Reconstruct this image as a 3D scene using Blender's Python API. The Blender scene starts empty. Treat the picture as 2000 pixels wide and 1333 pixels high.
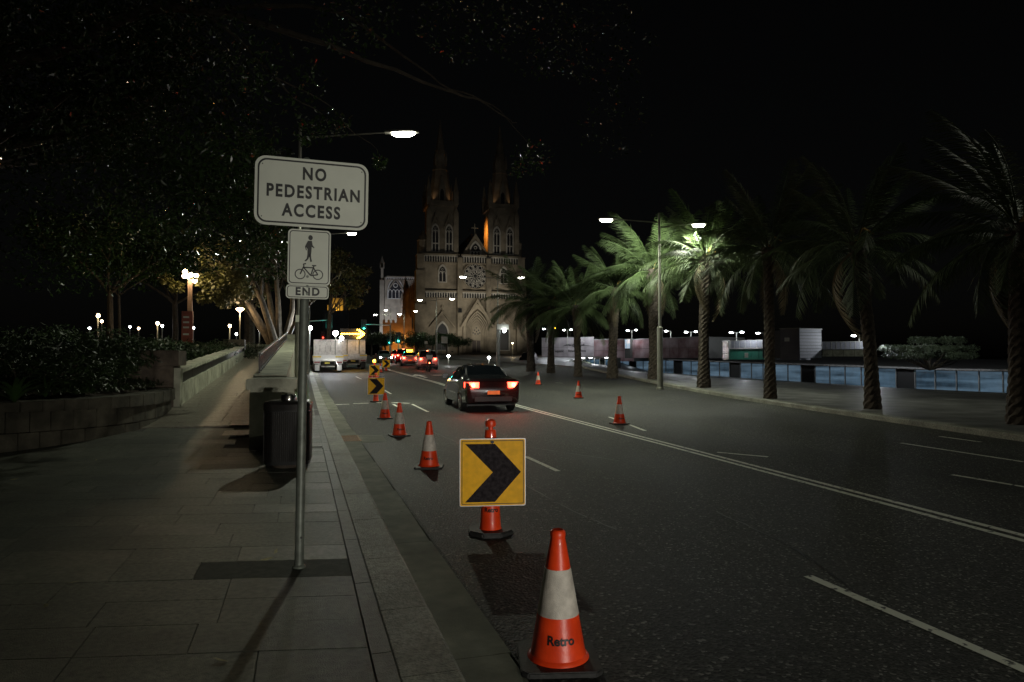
import bpy, bmesh, math, random
from mathutils import Vector, Matrix, noise
R = math.radians
S = bpy.context.scene
COL = S.collection
random.seed(7)

# ---------------------------------------------------------------- camera, world, exposure
CAM_H = 1.65
YAW, PITCH = R(17.1), R(1.44)
cd = bpy.data.cameras.new('camera'); cam = bpy.data.objects.new('camera', cd); COL.objects.link(cam)
cd.sensor_width = 36; cd.lens = 24; cd.clip_end = 3000; cd.clip_start = 0.05
cam.location = (0, 0, CAM_H); cam.rotation_euler = (R(90) + PITCH, 0, -YAW)
S.camera = cam
w = bpy.data.worlds.new('World'); S.world = w; w.use_nodes = True
wn = w.node_tree; bg = wn.nodes['Background']
sk = wn.nodes.new('ShaderNodeTexSky'); sk.sky_type = 'NISHITA'; sk.sun_disc = False
sk.sun_elevation = R(2); sk.sun_rotation = R(200); sk.air_density = .6; sk.dust_density = 2; sk.ozone_density = .4
hs = wn.nodes.new('ShaderNodeHueSaturation'); hs.inputs['Saturation'].default_value = .25
wn.links.new(sk.outputs[0], hs.inputs['Color']); wn.links.new(hs.outputs[0], bg.inputs[0])
bg.inputs[1].default_value = 0.0009
S.view_settings.view_transform = 'Standard'; S.view_settings.look = 'None'
S.view_settings.gamma = 1; S.view_settings.exposure = 0; S.view_settings.use_curve_mapping = False
S.cycles.max_bounces = 4; S.cycles.diffuse_bounces = 2; S.cycles.glossy_bounces = 2
S.cycles.transparent_max_bounces = 6; S.cycles.sample_clamp_indirect = 2.0
S.cycles.use_denoising = True; S.cycles.caustics_reflective = False; S.cycles.caustics_refractive = False
S.cycles.use_adaptive_sampling = True

# ---------------------------------------------------------------- measuring the place
F = 1333.0
RM = Matrix.Rotation(-YAW, 3, 'Z') @ Matrix.Rotation(R(90) + PITCH, 3, 'X')
def ray(px, py):
    return RM @ Vector(((px - 1000) / F, (666.5 - py) / F, -1.0))
def smooth(t):
    t = max(0., min(1., t)); return t * t * (3 - 2 * t)
def interp(pts, y):
    if y <= pts[0][0]: return pts[0][1]
    for (a, b), (c, d) in zip(pts, pts[1:]):
        if y <= c: return b + (d - b) * (y - a) / (c - a)
    return pts[-1][1]
def road_z(y):
    y = min(y, 140); t = y - 25
    return .02 * (t if t > 6 else (0 if t < -6 else (t + 6) ** 2 / 24))
KPTS = [(-30, 9), (0, 11.8), (10, 13.6), (36, 19.4), (60, 25.5), (85, 34), (110, 50), (135, 80)]
def kerb_r(y): return interp(KPTS, y)
def left_z(x, y):
    if x > -.3: return .13 + road_z(y)
    return max(.13 + min(1.57, max(0, .06 * (y - 12))), .13 + road_z(y))
WA, WB = Vector((63.5, 24.)), Vector((53.3, 124.9))
WD = (WB - WA).normalized(); WL = (WB - WA).length; WNRM = Vector((-WD.y, WD.x))
STEPS = [34, 28.5, 23, 17.5, 12, 6.5]
def wall_sd(x, y):
    p = Vector((x, y)) - WA
    return p.dot(WD), p.dot(WNRM)
def zw(s): return -1.75 + 1.4 * max(0, min(1.05, (s - 26) / (WL - 26)))
def plaza_top(x, y):
    k = kerb_r(y)
    return .13 + road_z(y) * (1 - smooth((x - k) / 14))
def plaza_z(x, y):
    s, D = wall_sd(x, y)
    n = sum(1 for e in STEPS if D < e)
    return plaza_top(x, y) + (zw(s) - .13) * n / 6.
def hit(px, py, fn, tmax=400):
    d = ray(px, py); o = Vector((0, 0, CAM_H)); t = 1.; st = .25
    while t < tmax:
        p = o + d * t
        if p.z < fn(p.x, p.y):
            a, b = t - st, t
            for _ in range(20):
                m = (a + b) / 2; q = o + d * m
                if q.z < fn(q.x, q.y): b = m
                else: a = m
            q = o + d * b; return Vector((q.x, q.y, fn(q.x, q.y)))
        st = .25 if t < 60 else .8; t += st
    return o + d * tmax
def G(px, py): return hit(px, py, lambda x, y: road_z(y))
def GP(px, py): return hit(px, py, plaza_z)
def GL(px, py): return hit(px, py, left_z)
def D(px, py, dep):
    return Vector((0, 0, CAM_H)) + ray(px, py) * dep
def at_depth(px, dep, fn):          # ground point below pixel column px at distance dep
    p = D(px, 700, dep); return Vector((p.x, p.y, fn(p.x, p.y)))
def on_road(x, y): return road_z(y)

# ---------------------------------------------------------------- materials
MATS = {}
def mat(name, col, rough=.6, metal=0., noise_amt=.15, scale=8., bump=0., bscale=60., emit=None, es=0., spec=.5, col2=None, detail=5, coat=0.):
    if name in MATS: return MATS[name]
    m = bpy.data.materials.new(name); m.use_nodes = True; MATS[name] = m
    nt = m.node_tree; b = nt.nodes['Principled BSDF']
    b.inputs['Roughness'].default_value = rough; b.inputs['Metallic'].default_value = metal
    b.inputs['Specular IOR Level'].default_value = spec
    if coat: b.inputs['Coat Weight'].default_value = coat; b.inputs['Coat Roughness'].default_value = .05
    tc = nt.nodes.new('ShaderNodeTexCoord'); n = nt.nodes.new('ShaderNodeTexNoise')
    n.inputs['Scale'].default_value = scale; n.inputs['Detail'].default_value = detail
    nt.links.new(tc.outputs['Object'], n.inputs['Vector'])
    r = nt.nodes.new('ShaderNodeValToRGB')
    c = Vector(col[:3]); a = c * (1 - noise_amt); d = Vector(col2) if col2 else c * (1 + noise_amt)
    r.color_ramp.elements[0].position = .32; r.color_ramp.elements[1].position = .68
    r.color_ramp.elements[0].color = (*a, 1); r.color_ramp.elements[1].color = (*d, 1)
    nt.links.new(n.outputs['Fac'], r.inputs[0]); nt.links.new(r.outputs[0], b.inputs['Base Color'])
    if bump:
        n2 = nt.nodes.new('ShaderNodeTexNoise'); n2.inputs['Scale'].default_value = bscale; n2.inputs['Detail'].default_value = 4
        bp = nt.nodes.new('ShaderNodeBump'); bp.inputs['Strength'].default_value = bump; bp.inputs['Distance'].default_value = .02
        nt.links.new(tc.outputs['Object'], n2.inputs['Vector']); nt.links.new(n2.outputs['Fac'], bp.inputs['Height'])
        nt.links.new(bp.outputs[0], b.inputs['Normal'])
    if emit:
        b.inputs['Emission Color'].default_value = (*emit, 1); b.inputs['Emission Strength'].default_value = es
    return m
def asphalt_mat(name='asphalt', k=1., vs=62):
    m = bpy.data.materials.new(name); m.use_nodes = True; nt = m.node_tree; b = nt.nodes['Principled BSDF']
    geo = nt.nodes.new('ShaderNodeNewGeometry')
    L = nt.links.new
    big = nt.nodes.new('ShaderNodeTexNoise'); big.inputs['Scale'].default_value = .55; big.inputs['Detail'].default_value = 6
    mp = nt.nodes.new('ShaderNodeMapping'); mp.inputs['Scale'].default_value = (1.6, .25, 1)
    L(geo.outputs['Position'], mp.inputs[0]); L(mp.outputs[0], big.inputs['Vector'])
    vor = nt.nodes.new('ShaderNodeTexVoronoi'); vor.inputs['Scale'].default_value = vs; L(geo.outputs['Position'], vor.inputs['Vector'])
    hue = nt.nodes.new('ShaderNodeSeparateColor'); L(vor.outputs['Color'], hue.inputs[0])
    r1 = nt.nodes.new('ShaderNodeValToRGB'); e = r1.color_ramp.elements
    e[0].color = (.016, .017, .016, 1); e[0].position = .15; e[1].color = (.050, .051, .047, 1); e[1].position = .7
    st = r1.color_ramp.elements.new(.93); st.color = (.085, .086, .08, 1); st2 = r1.color_ramp.elements.new(1.); st2.color = (.32, .32, .30, 1)
    L(hue.outputs[0], r1.inputs[0])
    r2 = nt.nodes.new('ShaderNodeValToRGB'); r2.color_ramp.elements[0].position = .3; r2.color_ramp.elements[1].position = .7
    r2.color_ramp.elements[0].color = (.55*k, .55*k, .55*k, 1); r2.color_ramp.elements[1].color = (1.3*k, 1.28*k, 1.2*k, 1)
    L(big.outputs['Fac'], r2.inputs[0])
    mx = nt.nodes.new('ShaderNodeMix'); mx.data_type = 'RGBA'; mx.blend_type = 'MULTIPLY'; mx.inputs[0].default_value = 1
    L(r1.outputs[0], mx.inputs[6]); L(r2.outputs[0], mx.inputs[7]); L(mx.outputs[2], b.inputs['Base Color'])
    rr = nt.nodes.new('ShaderNodeMapRange'); rr.inputs['To Min'].default_value = .56; rr.inputs['To Max'].default_value = .8; b.inputs['Specular IOR Level'].default_value = .35
    L(big.outputs['Fac'], rr.inputs[0]); L(rr.outputs[0], b.inputs['Roughness'])
    bp = nt.nodes.new('ShaderNodeBump'); bp.inputs['Strength'].default_value = .9; bp.inputs['Distance'].default_value = .009
    L(vor.outputs['Distance'], bp.inputs['Height']); L(bp.outputs[0], b.inputs['Normal'])
    MATS[name] = m; return m
M_asph = asphalt_mat(); M_asph2 = asphalt_mat('coarse_asphalt', .72, 48)
def paint_mat(name, col):          # worn road paint
    m = mat(name, col, .6, noise_amt=.1, scale=30, bump=.3, bscale=150); nt = m.node_tree; b = nt.nodes['Principled BSDF']
    n = nt.nodes.new('ShaderNodeTexNoise'); n.inputs['Scale'].default_value = 14; n.inputs['Detail'].default_value = 8
    g = nt.nodes.new('ShaderNodeNewGeometry'); nt.links.new(g.outputs['Position'], n.inputs['Vector'])
    r = nt.nodes.new('ShaderNodeValToRGB'); r.color_ramp.elements[0].position = .36; r.color_ramp.elements[1].position = .42
    r.color_ramp.elements[0].color = (.09, .09, .085, 1); r.color_ramp.elements[1].color = (*col, 1)
    nt.links.new(n.outputs['Fac'], r.inputs[0]); nt.links.new(r.outputs[0], b.inputs['Base Color']); return m
M_paint = paint_mat('road_paint', (.8, .8, .7))
M_stone = mat('granite_paving', (.115, .12, .095), .55, noise_amt=.4, scale=30, bump=.4, bscale=140)
M_stone2 = mat('granite_paving_dark', (.095, .10, .082), .55, noise_amt=.3, scale=22, bump=.4, bscale=140)
M_stone3 = mat('granite_paving_pale', (.135, .138, .112), .5, noise_amt=.3, scale=26, bump=.4, bscale=140)
M_joint = mat('paving_joint', (.06, .058, .05), .9, scale=10)
M_kerb = mat('kerb_granite', (.27, .27, .225), .6, noise_amt=.4, scale=35, bump=.8, bscale=70)
M_gut = mat('gutter_concrete', (.20, .205, .16), .8, noise_amt=.2, scale=6, bump=.2, bscale=120)
M_conc = mat('pale_concrete', (.42, .42, .33), .75, noise_amt=.15, scale=3, bump=.15, bscale=50)
M_concd = mat('brown_stone', (.13, .10, .075), .8, noise_amt=.3, scale=5, bump=.4, bscale=40)
M_sand = mat('sandstone', (.10, .09, .065), .85, noise_amt=.35, scale=4, bump=.5, bscale=30)
M_black = mat('dark_metal', (.012, .012, .012), .4, metal=.3, scale=20)
M_blackrub = mat('black_rubber', (.018, .018, .017), .65, noise_amt=.4, scale=20, bump=.2)
M_chrome = mat('brushed_steel', (.6, .58, .54), .22, metal=1., scale=20)
M_galv = mat('galvanised_steel', (.15, .165, .14), .5, metal=.35, noise_amt=.25, scale=14)
M_pole = mat('lamp_pole_paint', (.22, .22, .19), .5, metal=.2, noise_amt=.15, scale=3)
M_white = mat('sign_white', (.62, .64, .55), .5, noise_amt=.05, scale=6)
M_signblk = mat('sign_black', (.008, .008, .008), .5, scale=20)
M_yel = mat('chevron_yellow', (.92, .47, .003), .5, noise_amt=.1, scale=18, spec=.25)
M_chev = mat('chevron_black', (.014, .009, .013), .7, noise_amt=.5, scale=30, detail=10, col2=(.035, .028, .032), spec=.15)
M_orange = mat('cone_orange', (.86, .05, .007), .38, noise_amt=.22, scale=9, detail=9, col2=(.95, .07, .012), coat=.2, bump=.08, bscale=30)
M_orange2 = mat('cone_orange_dirty', (.80, .06, .012), .5, noise_amt=.2, scale=10)
M_refl = mat('reflective_band', (.66, .60, .52), .4, noise_amt=.32, scale=16, detail=10, col2=(.72, .66, .58), bump=.3, bscale=200)
M_leaf = mat('fig_leaf', (.03, .055, .015), .2, noise_amt=.4, scale=.6, spec=.7)
M_leafy = mat('plane_leaf', (.085, .085, .025), .5, noise_amt=.5, scale=.8)
M_shrub = mat('shrub_leaf', (.024, .042, .012), .45, noise_amt=.5, scale=1.5)
M_palm = mat('palm_leaf', (.055, .085, .027), .6, noise_amt=.35, scale=1.2)
M_palmd = mat('palm_leaf_dry', (.17, .14, .08), .7, noise_amt=.3, scale=2)
M_bark = mat('bark', (.075, .06, .042), .85, noise_amt=.4, scale=5, bump=.6, bscale=12)
M_ptrunk = mat('palm_bark', (.07, .055, .042), .9, noise_amt=.5, scale=9, bump=.8, bscale=18)
M_soil = mat('mulch', (.045, .03, .018), .95, noise_amt=.5, scale=12, bump=.8, bscale=25)
M_grass = mat('park_ground', (.03, .045, .015), .95, noise_amt=.4, scale=2)
M_plaza = mat('plaza_paving', (.16, .16, .16), .5, noise_amt=.25, scale=.7)
M_glassd = mat('dark_glass', (.006, .008, .01), .06, spec=.8, scale=3)
M_white_paint = mat('white_vehicle_paint', (.72, .70, .68), .3, coat=.5, noise_amt=.05)
M_alu = mat('tray_aluminium', (.55, .52, .50), .4, metal=.7, noise_amt=.2, scale=5)
M_plate = mat('number_plate', (.75, .6, .1), .4)
M_csand = mat('cathedral_sandstone', (.34, .29, .22), .85, noise_amt=.22, scale=.35, bump=.3, bscale=3)
M_trac = mat('pale_carved_stone', (.55, .52, .46), .8, noise_amt=.15, scale=1)
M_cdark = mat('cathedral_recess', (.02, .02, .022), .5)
M_slate = mat('slate_roof', (.06, .065, .07), .6, scale=1)
def weather(m, spots=True, sc=1.1):     # broad stains and trodden-in spots
    nt = m.node_tree; b = nt.nodes['Principled BSDF']; L = nt.links.new
    src = b.inputs['Base Color'].links[0].from_socket; g = nt.nodes.new('ShaderNodeNewGeometry')
    n = nt.nodes.new('ShaderNodeTexNoise'); n.inputs['Scale'].default_value = sc; n.inputs['Detail'].default_value = 9; n.inputs['Roughness'].default_value = .65; L(g.outputs['Position'], n.inputs['Vector'])
    r_ = nt.nodes.new('ShaderNodeValToRGB'); r_.color_ramp.elements[0].position = .36; r_.color_ramp.elements[1].position = .62
    r_.color_ramp.elements[0].color = (.52, .52, .50, 1); r_.color_ramp.elements[1].color = (1.12, 1.12, 1.1, 1); L(n.outputs['Fac'], r_.inputs[0])
    mx = nt.nodes.new('ShaderNodeMix'); mx.data_type = 'RGBA'; mx.blend_type = 'MULTIPLY'; mx.inputs[0].default_value = 1; L(src, mx.inputs[6]); L(r_.outputs[0], mx.inputs[7]); out = mx.outputs[2]
    if spots:
        v = nt.nodes.new('ShaderNodeTexVoronoi'); v.inputs['Scale'].default_value = 3.2; v.inputs['Randomness'].default_value = 1; L(g.outputs['Position'], v.inputs['Vector'])
        r3 = nt.nodes.new('ShaderNodeValToRGB'); r3.color_ramp.elements[0].position = .045; r3.color_ramp.elements[1].position = .065; r3.color_ramp.elements[0].color = (.45, .45, .45, 1); r3.color_ramp.elements[1].color = (1, 1, 1, 1); L(v.outputs['Distance'], r3.inputs[0])
        m2 = nt.nodes.new('ShaderNodeMix'); m2.data_type = 'RGBA'; m2.blend_type = 'MULTIPLY'; m2.inputs[0].default_value = 1; L(out, m2.inputs[6]); L(r3.outputs[0], m2.inputs[7]); out = m2.outputs[2]
    L(out, b.inputs['Base Color'])
for m_ in (M_stone, M_stone2, M_stone3, M_kerb, M_gut, M_plaza): weather(m_)
for m_ in (M_sand, M_conc, M_concd): weather(m_, False, 1.8)
weather(M_csand, False, .12)
def emi(name, col, st):
    return mat(name, (.8, .8, .8), .5, emit=col, es=st)
E_lamp = emi('street_lamp_light', (1, .98, .82), 38)
E_lampw = emi('white_lamp_light', (.9, .95, 1), 30)
E_warm = emi('park_lamp_light', (1, .72, .42), 22)
E_red = emi('tail_light_glow', (1, .045, .02), 9)
E_redhot = emi('brake_light_glow', (1, .16, .06), 22)
E_amber = emi('amber_light', (1, .48, .02), 16)
E_green = emi('green_signal_light', (.05, 1, .72), 14)
E_head = emi('headlight_glow', (1, .97, .92), 60)
E_win = emi('lit_window_glow', (1, .55, .12), 1.2)

# ---------------------------------------------------------------- mesh helpers
class MB:
    def __init__(s): s.v = []; s.f = []
    def add(s, vs, fs):
        o = len(s.v); s.v += [tuple(p) for p in vs]; s.f += [tuple(i + o for i in f) for f in fs]; return s
    def box(s, x0, x1, y0, y1, z0, z1):
        return s.add([(x0,y0,z0),(x1,y0,z0),(x1,y1,z0),(x0,y1,z0),(x0,y0,z1),(x1,y0,z1),(x1,y1,z1),(x0,y1,z1)],
                     [(0,3,2,1),(4,5,6,7),(0,1,5,4),(1,2,6,5),(2,3,7,6),(3,0,4,7)])
    def bar(s, a, b, r, r2=None, n=8):
        a, b = Vector(a), Vector(b); r2 = r if r2 is None else r2
        d = (b - a).normalized(); u = d.orthogonal().normalized(); v = d.cross(u)
        vs = []
        for c, q in ((a, r), (b, r2)):
            for i in range(n):
                t = 2 * math.pi * i / n; vs.append(c + (u * math.cos(t) + v * math.sin(t)) * q)
        fs = [(i, (i + 1) % n, n + (i + 1) % n, n + i) for i in range(n)] + [tuple(range(n))[::-1], tuple(range(n, 2 * n))]
        return s.add(vs, fs)
    def beam(s, a, b, w, h):        # rectangular beam
        a, b = Vector(a), Vector(b); d = (b - a).normalized()
        u = d.cross(Vector((0, 0, 1)));  u = u.normalized() if u.length > .01 else Vector((1, 0, 0)); v = u.cross(d)
        vs = [c + u * sx * w / 2 + v * sz * h / 2 for c in (a, b) for sx, sz in ((-1,-1),(1,-1),(1,1),(-1,1))]
        return s.add(vs, [(0,1,2,3)[::-1],(4,5,6,7),(0,1,5,4),(1,2,6,5),(2,3,7,6),(3,0,4,7)])
    def tube(s, pts, rs, n=8):
        rings = []; vs = []
        u = None
        for i, p in enumerate(pts):
            p = Vector(p); q0 = Vector(pts[max(0, i - 1)]); q1 = Vector(pts[min(len(pts) - 1, i + 1)])
            d = (q1 - q0).normalized()
            if u is None: u = d.orthogonal().normalized()
            u = (u - d * u.dot(d)).normalized(); v = d.cross(u)
            for k in range(n):
                t = 2 * math.pi * k / n; vs.append(p + (u * math.cos(t) + v * math.sin(t)) * rs[i])
        fs = []
        for i in range(len(pts) - 1):
            for k in range(n):
                fs.append((i*n+k, i*n+(k+1)%n, (i+1)*n+(k+1)%n, (i+1)*n+k))
        fs.append(tuple(range(n))[::-1]); fs.append(tuple(range((len(pts)-1)*n, len(pts)*n)))
        return s.add(vs, fs)
    def lathe(s, prof, n=24, c=(0, 0, 0)):
        vs = []; fs = []
        for r, z in prof:
            for k in range(n):
                t = 2 * math.pi * k / n; vs.append((c[0] + r * math.cos(t), c[1] + r * math.sin(t), c[2] + z))
        for i in range(len(prof) - 1):
            for k in range(n):
                fs.append((i*n+k, i*n+(k+1)%n, (i+1)*n+(k+1)%n, (i+1)*n+k))
        fs.append(tuple(range(n))[::-1]); fs.append(tuple(range((len(prof)-1)*n, len(prof)*n)))
        return s.add(vs, fs)
    def prism(s, poly, y0, y1):     # polygon in x,z extruded along y
        n = len(poly); vs = [(x, y0, z) for x, z in poly] + [(x, y1, z) for x, z in poly]
        return s.add(vs, [tuple(range(n)), tuple(range(n, 2*n))[::-1]] + [(i, n + i, n + (i+1)%n, (i+1)%n) for i in range(n)])
    def slab(s, poly, z0, z1):      # polygon in x,y extruded along z
        n = len(poly); vs = [(x, y, z0) for x, y in poly] + [(x, y, z1) for x, y in poly]
        return s.add(vs, [tuple(range(n))[::-1], tuple(range(n, 2*n))] + [(i, (i+1)%n, n + (i+1)%n, n + i) for i in range(n)])
    def frame(s, outer, inner, y0, y1):   # ring between two equal-length polygons in x,z
        n = len(outer)
        vs = [(x,y0,z) for x,z in outer] + [(x,y0,z) for x,z in inner] + [(x,y1,z) for x,z in outer] + [(x,y1,z) for x,z in inner]
        fs = []
        for i in range(n):
            j = (i + 1) % n
            fs += [(i, j, n+j, n+i), (2*n+i, 3*n+i, 3*n+j, 2*n+j), (i, 2*n+i, 2*n+j, j), (n+i, n+j, 3*n+j, 3*n+i)]
        return s.add(vs, fs)
    def mesh(s, name):
        me = bpy.data.meshes.new(name); me.from_pydata(s.v, [], s.f); me.update(); return me
def fix(me):
    bm = bmesh.new(); bm.from_mesh(me); bmesh.ops.recalc_face_normals(bm, faces=bm.faces); bm.to_mesh(me); bm.free()
def part(name, mb, m, parent=None, smooth=False, loc=None, bevel=0, fixn=True):
    me = mb.mesh(name) if isinstance(mb, MB) else mb
    if isinstance(mb, MB) and fixn: fix(me)
    if bevel:
        bm = bmesh.new(); bm.from_mesh(me)
        bmesh.ops.bevel(bm, geom=[e for e in bm.edges if len(e.link_faces) == 2 and e.calc_face_angle(0) > .5], offset=bevel, segments=2, affect='EDGES', clamp_overlap=True)
        bm.to_mesh(me); bm.free()
    if m and not me.materials: me.materials.append(m)
    if smooth:
        for p in me.polygons: p.use_smooth = True
        try: me.set_sharp_from_angle(angle=R(38))
        except Exception: pass
    o = bpy.data.objects.new(name, me); COL.objects.link(o)
    if parent: o.parent = parent
    if loc is not None: o.location = loc
    return o
def thing(name, label, cat, loc=(0, 0, 0), rz=0, group=None):
    o = bpy.data.objects.new(name, None); COL.objects.link(o); o.location = loc; o.rotation_euler = (0, 0, rz)
    o.empty_display_size = .2; o['label'] = label; o['category'] = cat
    if group: o['group'] = group
    return o
def tag(o, label, cat, group=None):
    o['label'] = label; o['category'] = cat
    if group: o['group'] = group
    return o
def struct(name, mb, m, parent=None, smooth=False):
    o = part(name, mb, m, parent, smooth)
    if not parent: o['kind'] = 'structure'
    return o
def stuff(o): o['kind'] = 'stuff'; return o
def dup(root, loc=None, rz=None, label=None, group=None):
    kids = {}
    for c in COL.objects:
        if c.parent: kids.setdefault(c.parent.name, []).append(c)
    def rec(o, par):
        c = o.copy(); COL.objects.link(c); c.parent = par
        for k in kids.get(o.name, []): rec(k, c)
        return c
    r = rec(root, None)
    if loc is not None: r.location = loc
    if rz is not None: r.rotation_euler = (0, 0, rz)
    if label: r['label'] = label
    if group: r['group'] = group
    return r
def light(kind, parent, loc, power, col, size=.2, cone=150, blend=.6, aim=None):
    ld = bpy.data.lights.new('light', kind); ld.energy = power; ld.color = col
    if kind in ('POINT', 'SPOT'): ld.shadow_soft_size = size
    if kind == 'SPOT': ld.spot_size = R(cone); ld.spot_blend = blend
    o = bpy.data.objects.new('lamp_light', ld); COL.objects.link(o)
    if parent: o.parent = parent
    o.location = loc
    if aim is not None:
        o.rotation_euler = (Vector(aim) - Vector(loc)).to_track_quat('-Z', 'Y').to_euler()
    return o
def text_mesh(s, size, ext=.001, bold=0., spacing=1.):
    cu = bpy.data.curves.new('text', 'FONT'); cu.body = s; cu.size = size; cu.extrude = ext; cu.offset = bold
    cu.align_x = 'CENTER'; cu.align_y = 'CENTER'; cu.space_character = spacing; cu.resolution_u = 4
    o = bpy.data.objects.new('text', cu); COL.objects.link(o)
    dg = bpy.context.evaluated_depsgraph_get(); me = bpy.data.meshes.new_from_object(o.evaluated_get(dg))
    bpy.data.objects.remove(o); bpy.data.curves.remove(cu)
    return me
def lettering(name, s, size, m, parent, x, y, z, ext=.001, bold=0., spacing=1., sx=1., sy=1.):  # stands in the x,z plane facing -y
    me = text_mesh(s, size, ext, bold, spacing)
    for v in me.vertices: v.co = Vector((v.co.x * sx, -v.co.z, v.co.y * sy))
    me.name = name; me.materials.clear(); me.materials.append(m)
    return part(name, me, m, parent, loc=(x, y, z), fixn=False)
def rrect(w, h, r, n=5, cx=0, cz=0):
    pts = []
    for sx, sz, a0 in ((1, 1, 0), (-1, 1, 90), (-1, -1, 180), (1, -1, 270)):
        for k in range(n + 1):
            a = R(a0 + 90 * k / n)
            pts.append((cx + sx * (w/2 - r) + r * math.cos(a), cz + sz * (h/2 - r) + r * math.sin(a)))
    return pts
def arch(w, z0, zs, n=6, pt=1.0, cx=0):     # pointed arch outline, width w, springing zs
    pts = [(cx - w/2, z0), (cx + w/2, z0)]
    for k in range(n + 1):
        a = R(60 * k / n); pts.append((cx - w/2 + w * math.cos(a), zs + w * math.sin(a) * pt))
    for k in range(n - 1, -1, -1):
        a = R(60 * k / n); pts.append((cx + w/2 - w * math.cos(a), zs + w * math.sin(a) * pt))
    return pts
def strip(pl, pr, zoff, zf, mname, m, label=None):
    mb = MB(); n = len(pl)
    mb.add([(x, y, zf(x, y) + zoff) for x, y in pl] + [(x, y, zf(x, y) + zoff) for x, y in pr], [(i, i+1, n+i+1, n+i) for i in range(n-1)])
    return mb

# ---------------------------------------------------------------- ground, road, kerbs
def ground_z(x, y):
    if x < .6 or y > 170: base = left_z(x, y) if y < 170 else 2.43
    elif x < kerb_r(y): base = road_z(y)
    else: base = plaza_z(x, y)
    if x < .6 and y < 170: base = left_z(x, y) if x > -3.2 else .13 + min(1.57, max(0, .06 * (y - 12)))
    return base
xs = [-400, -200, -100, -60, -40, -30, -20, -12, -8, -5, -3.2, -1, .5] + [2 + 2 * i for i in range(40)] + [85, 100, 140, 200, 400, 700]
ys = [-60, -30, -15] + [-10 + 3 * i for i in range(62)] + [190, 220, 300, 500, 900, 1500]
mb = MB(); mb.add([(x, y, ground_z(x, y) - (.12 if x < kerb_r(y) + 3 or x > 80 else .55)) for y in ys for x in xs],
    [(j*len(xs)+i, j*len(xs)+i+1, (j+1)*len(xs)+i+1, (j+1)*len(xs)+i) for j in range(len(ys)-1) for i in range(len(xs)-1)])
struct('ground', mb, M_grass)
yy = [-30, -15, -6, 0] + [3 * i for i in range(1, 48)]
GUT0, GUT1 = .76, 1.13
mb = MB(); nx = 10
mb.add([(GUT1 + (kerb_r(y) - GUT1) * i / nx, y, road_z(y)) for y in yy for i in range(nx + 1)],
       [(j*(nx+1)+i, j*(nx+1)+i+1, (j+1)*(nx+1)+i+1, (j+1)*(nx+1)+i) for j in range(len(yy)-1) for i in range(nx)])
mb.add([(-60, 141, 2.302), (220, 141, 2.302), (220, 170, 2.302), (-60, 170, 2.302)], [(0, 1, 2, 3)])
road = struct('road', mb, M_asph)
# gutter sections
gutter = struct('gutter', strip([(GUT0, y) for y in yy if y > 44], [(GUT1, y) for y in yy if y > 44], .004, on_road, '', M_gut), M_gut)
y = -1.2; k = 0
while y < 44:
    L = 2.45
    mb = MB(); z0, z1 = road_z(y), road_z(y + L)
    mb.add([(GUT0+.002,y,z0+.004),(GUT1+random.uniform(-.02,.02),y,z0+.003),(GUT1+random.uniform(-.02,.02),y+L-.008,z1+.003),(GUT0+.002,y+L-.008,z1+.004),
            (GUT0+.002,y,z0-.1),(GUT1,y,z0-.1),(GUT1,y+L-.008,z1-.1),(GUT0+.002,y+L-.008,z1-.1)],
           [(0,1,2,3),(0,4,5,1),(1,5,6,2),(2,6,7,3),(3,7,4,0)])
    part('gutter_slab', mb, M_gut, gutter); y += L
# pavement base and pavers
mb = strip([(-14, y) for y in yy if y < 12.4], [(.465, y) for y in yy if y < 12.4], -.012, lambda x, y: .13, '', None)
mb.add(*(lambda m_: (m_.v, m_.f))(strip([(-.3, y) for y in [12] + yy if y >= 12], [(.465, y) for y in [12] + yy if y >= 12], 0, lambda x, y: .13 + road_z(y), '', None)))
pav = struct('pavement', mb, M_joint)
U = Vector((math.cos(R(12.3)), -math.sin(R(12.3))))
cnt = 0; CH = .415; pbx, pby = hit(584, 1108, lambda x, y: .13)[:2]; M_patch = mat('dark_patch', (.04, .042, .034), .8, noise_amt=.3, scale=20)
pm = [M_stone, M_stone, M_stone, M_stone2, M_stone3]
for row in range(-1, 36):
    yb = 1.2 + row * CH          # y at x = 0.34
    x1 = .345
    rnd = random.Random(row * 13 + 5)
    x1 -= 0
    while x1 > -5.5 - row * .12 and cnt < 297:
        Lx = rnd.choice([.55, .7, .8, .9, 1.05]); x0 = x1 - Lx
        def py_(x): return yb + (x - .345) / U.x * U.y
        g = .003
        yc = py_((x0 + x1) / 2)
        if yc < 14.6 and not (yc > 12.0 and x1 > -.9):
            dz = rnd.uniform(-.0015, .002)
            zt = lambda x, y: left_z(x - 1, y) + dz if y > 12 else .13 + dz
            q = [(x0+g, py_(x0)+g), (x1-g, py_(x1)+g), (x1-g, py_(x1)+CH-g), (x0+g, py_(x0)+CH-g)]
            mb = MB(); mb.add([(a, b, zt(a, b)) for a, b in q] + [(a, b, zt(a, b) - .02) for a, b in q],
                [(0,1,2,3),(0,4,5,1),(1,5,6,2),(2,6,7,3),(3,7,4,0)])
            m = rnd.choice(pm)
            if py_(pbx) <= pby < py_(pbx) + CH and x1 > -.5: m = M_patch
            part('paver', mb, m, pav, fixn=False); cnt += 1
        x1 = x0
# dark border strip between pavers and kerb
y = -1.
while y < 40:
    L = 1.15; mb = MB(); z0 = .13 + road_z(y)
    mb.box(.352, .455, y + .004, y + L - .004, z0 - .05, z0 + .001); y += L
    part('border_stone', mb, M_stone2, pav)
# wide slabs of the narrow footway beyond the bin
y = 12.2
while y < 30:
    mb = MB(); z0 = .13 + road_z(y); mb.box(-.28, .345, y, y + .59, z0 - .02, z0 + .006); part('paver', mb, random.choice(pm), pav); y += .6
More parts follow.
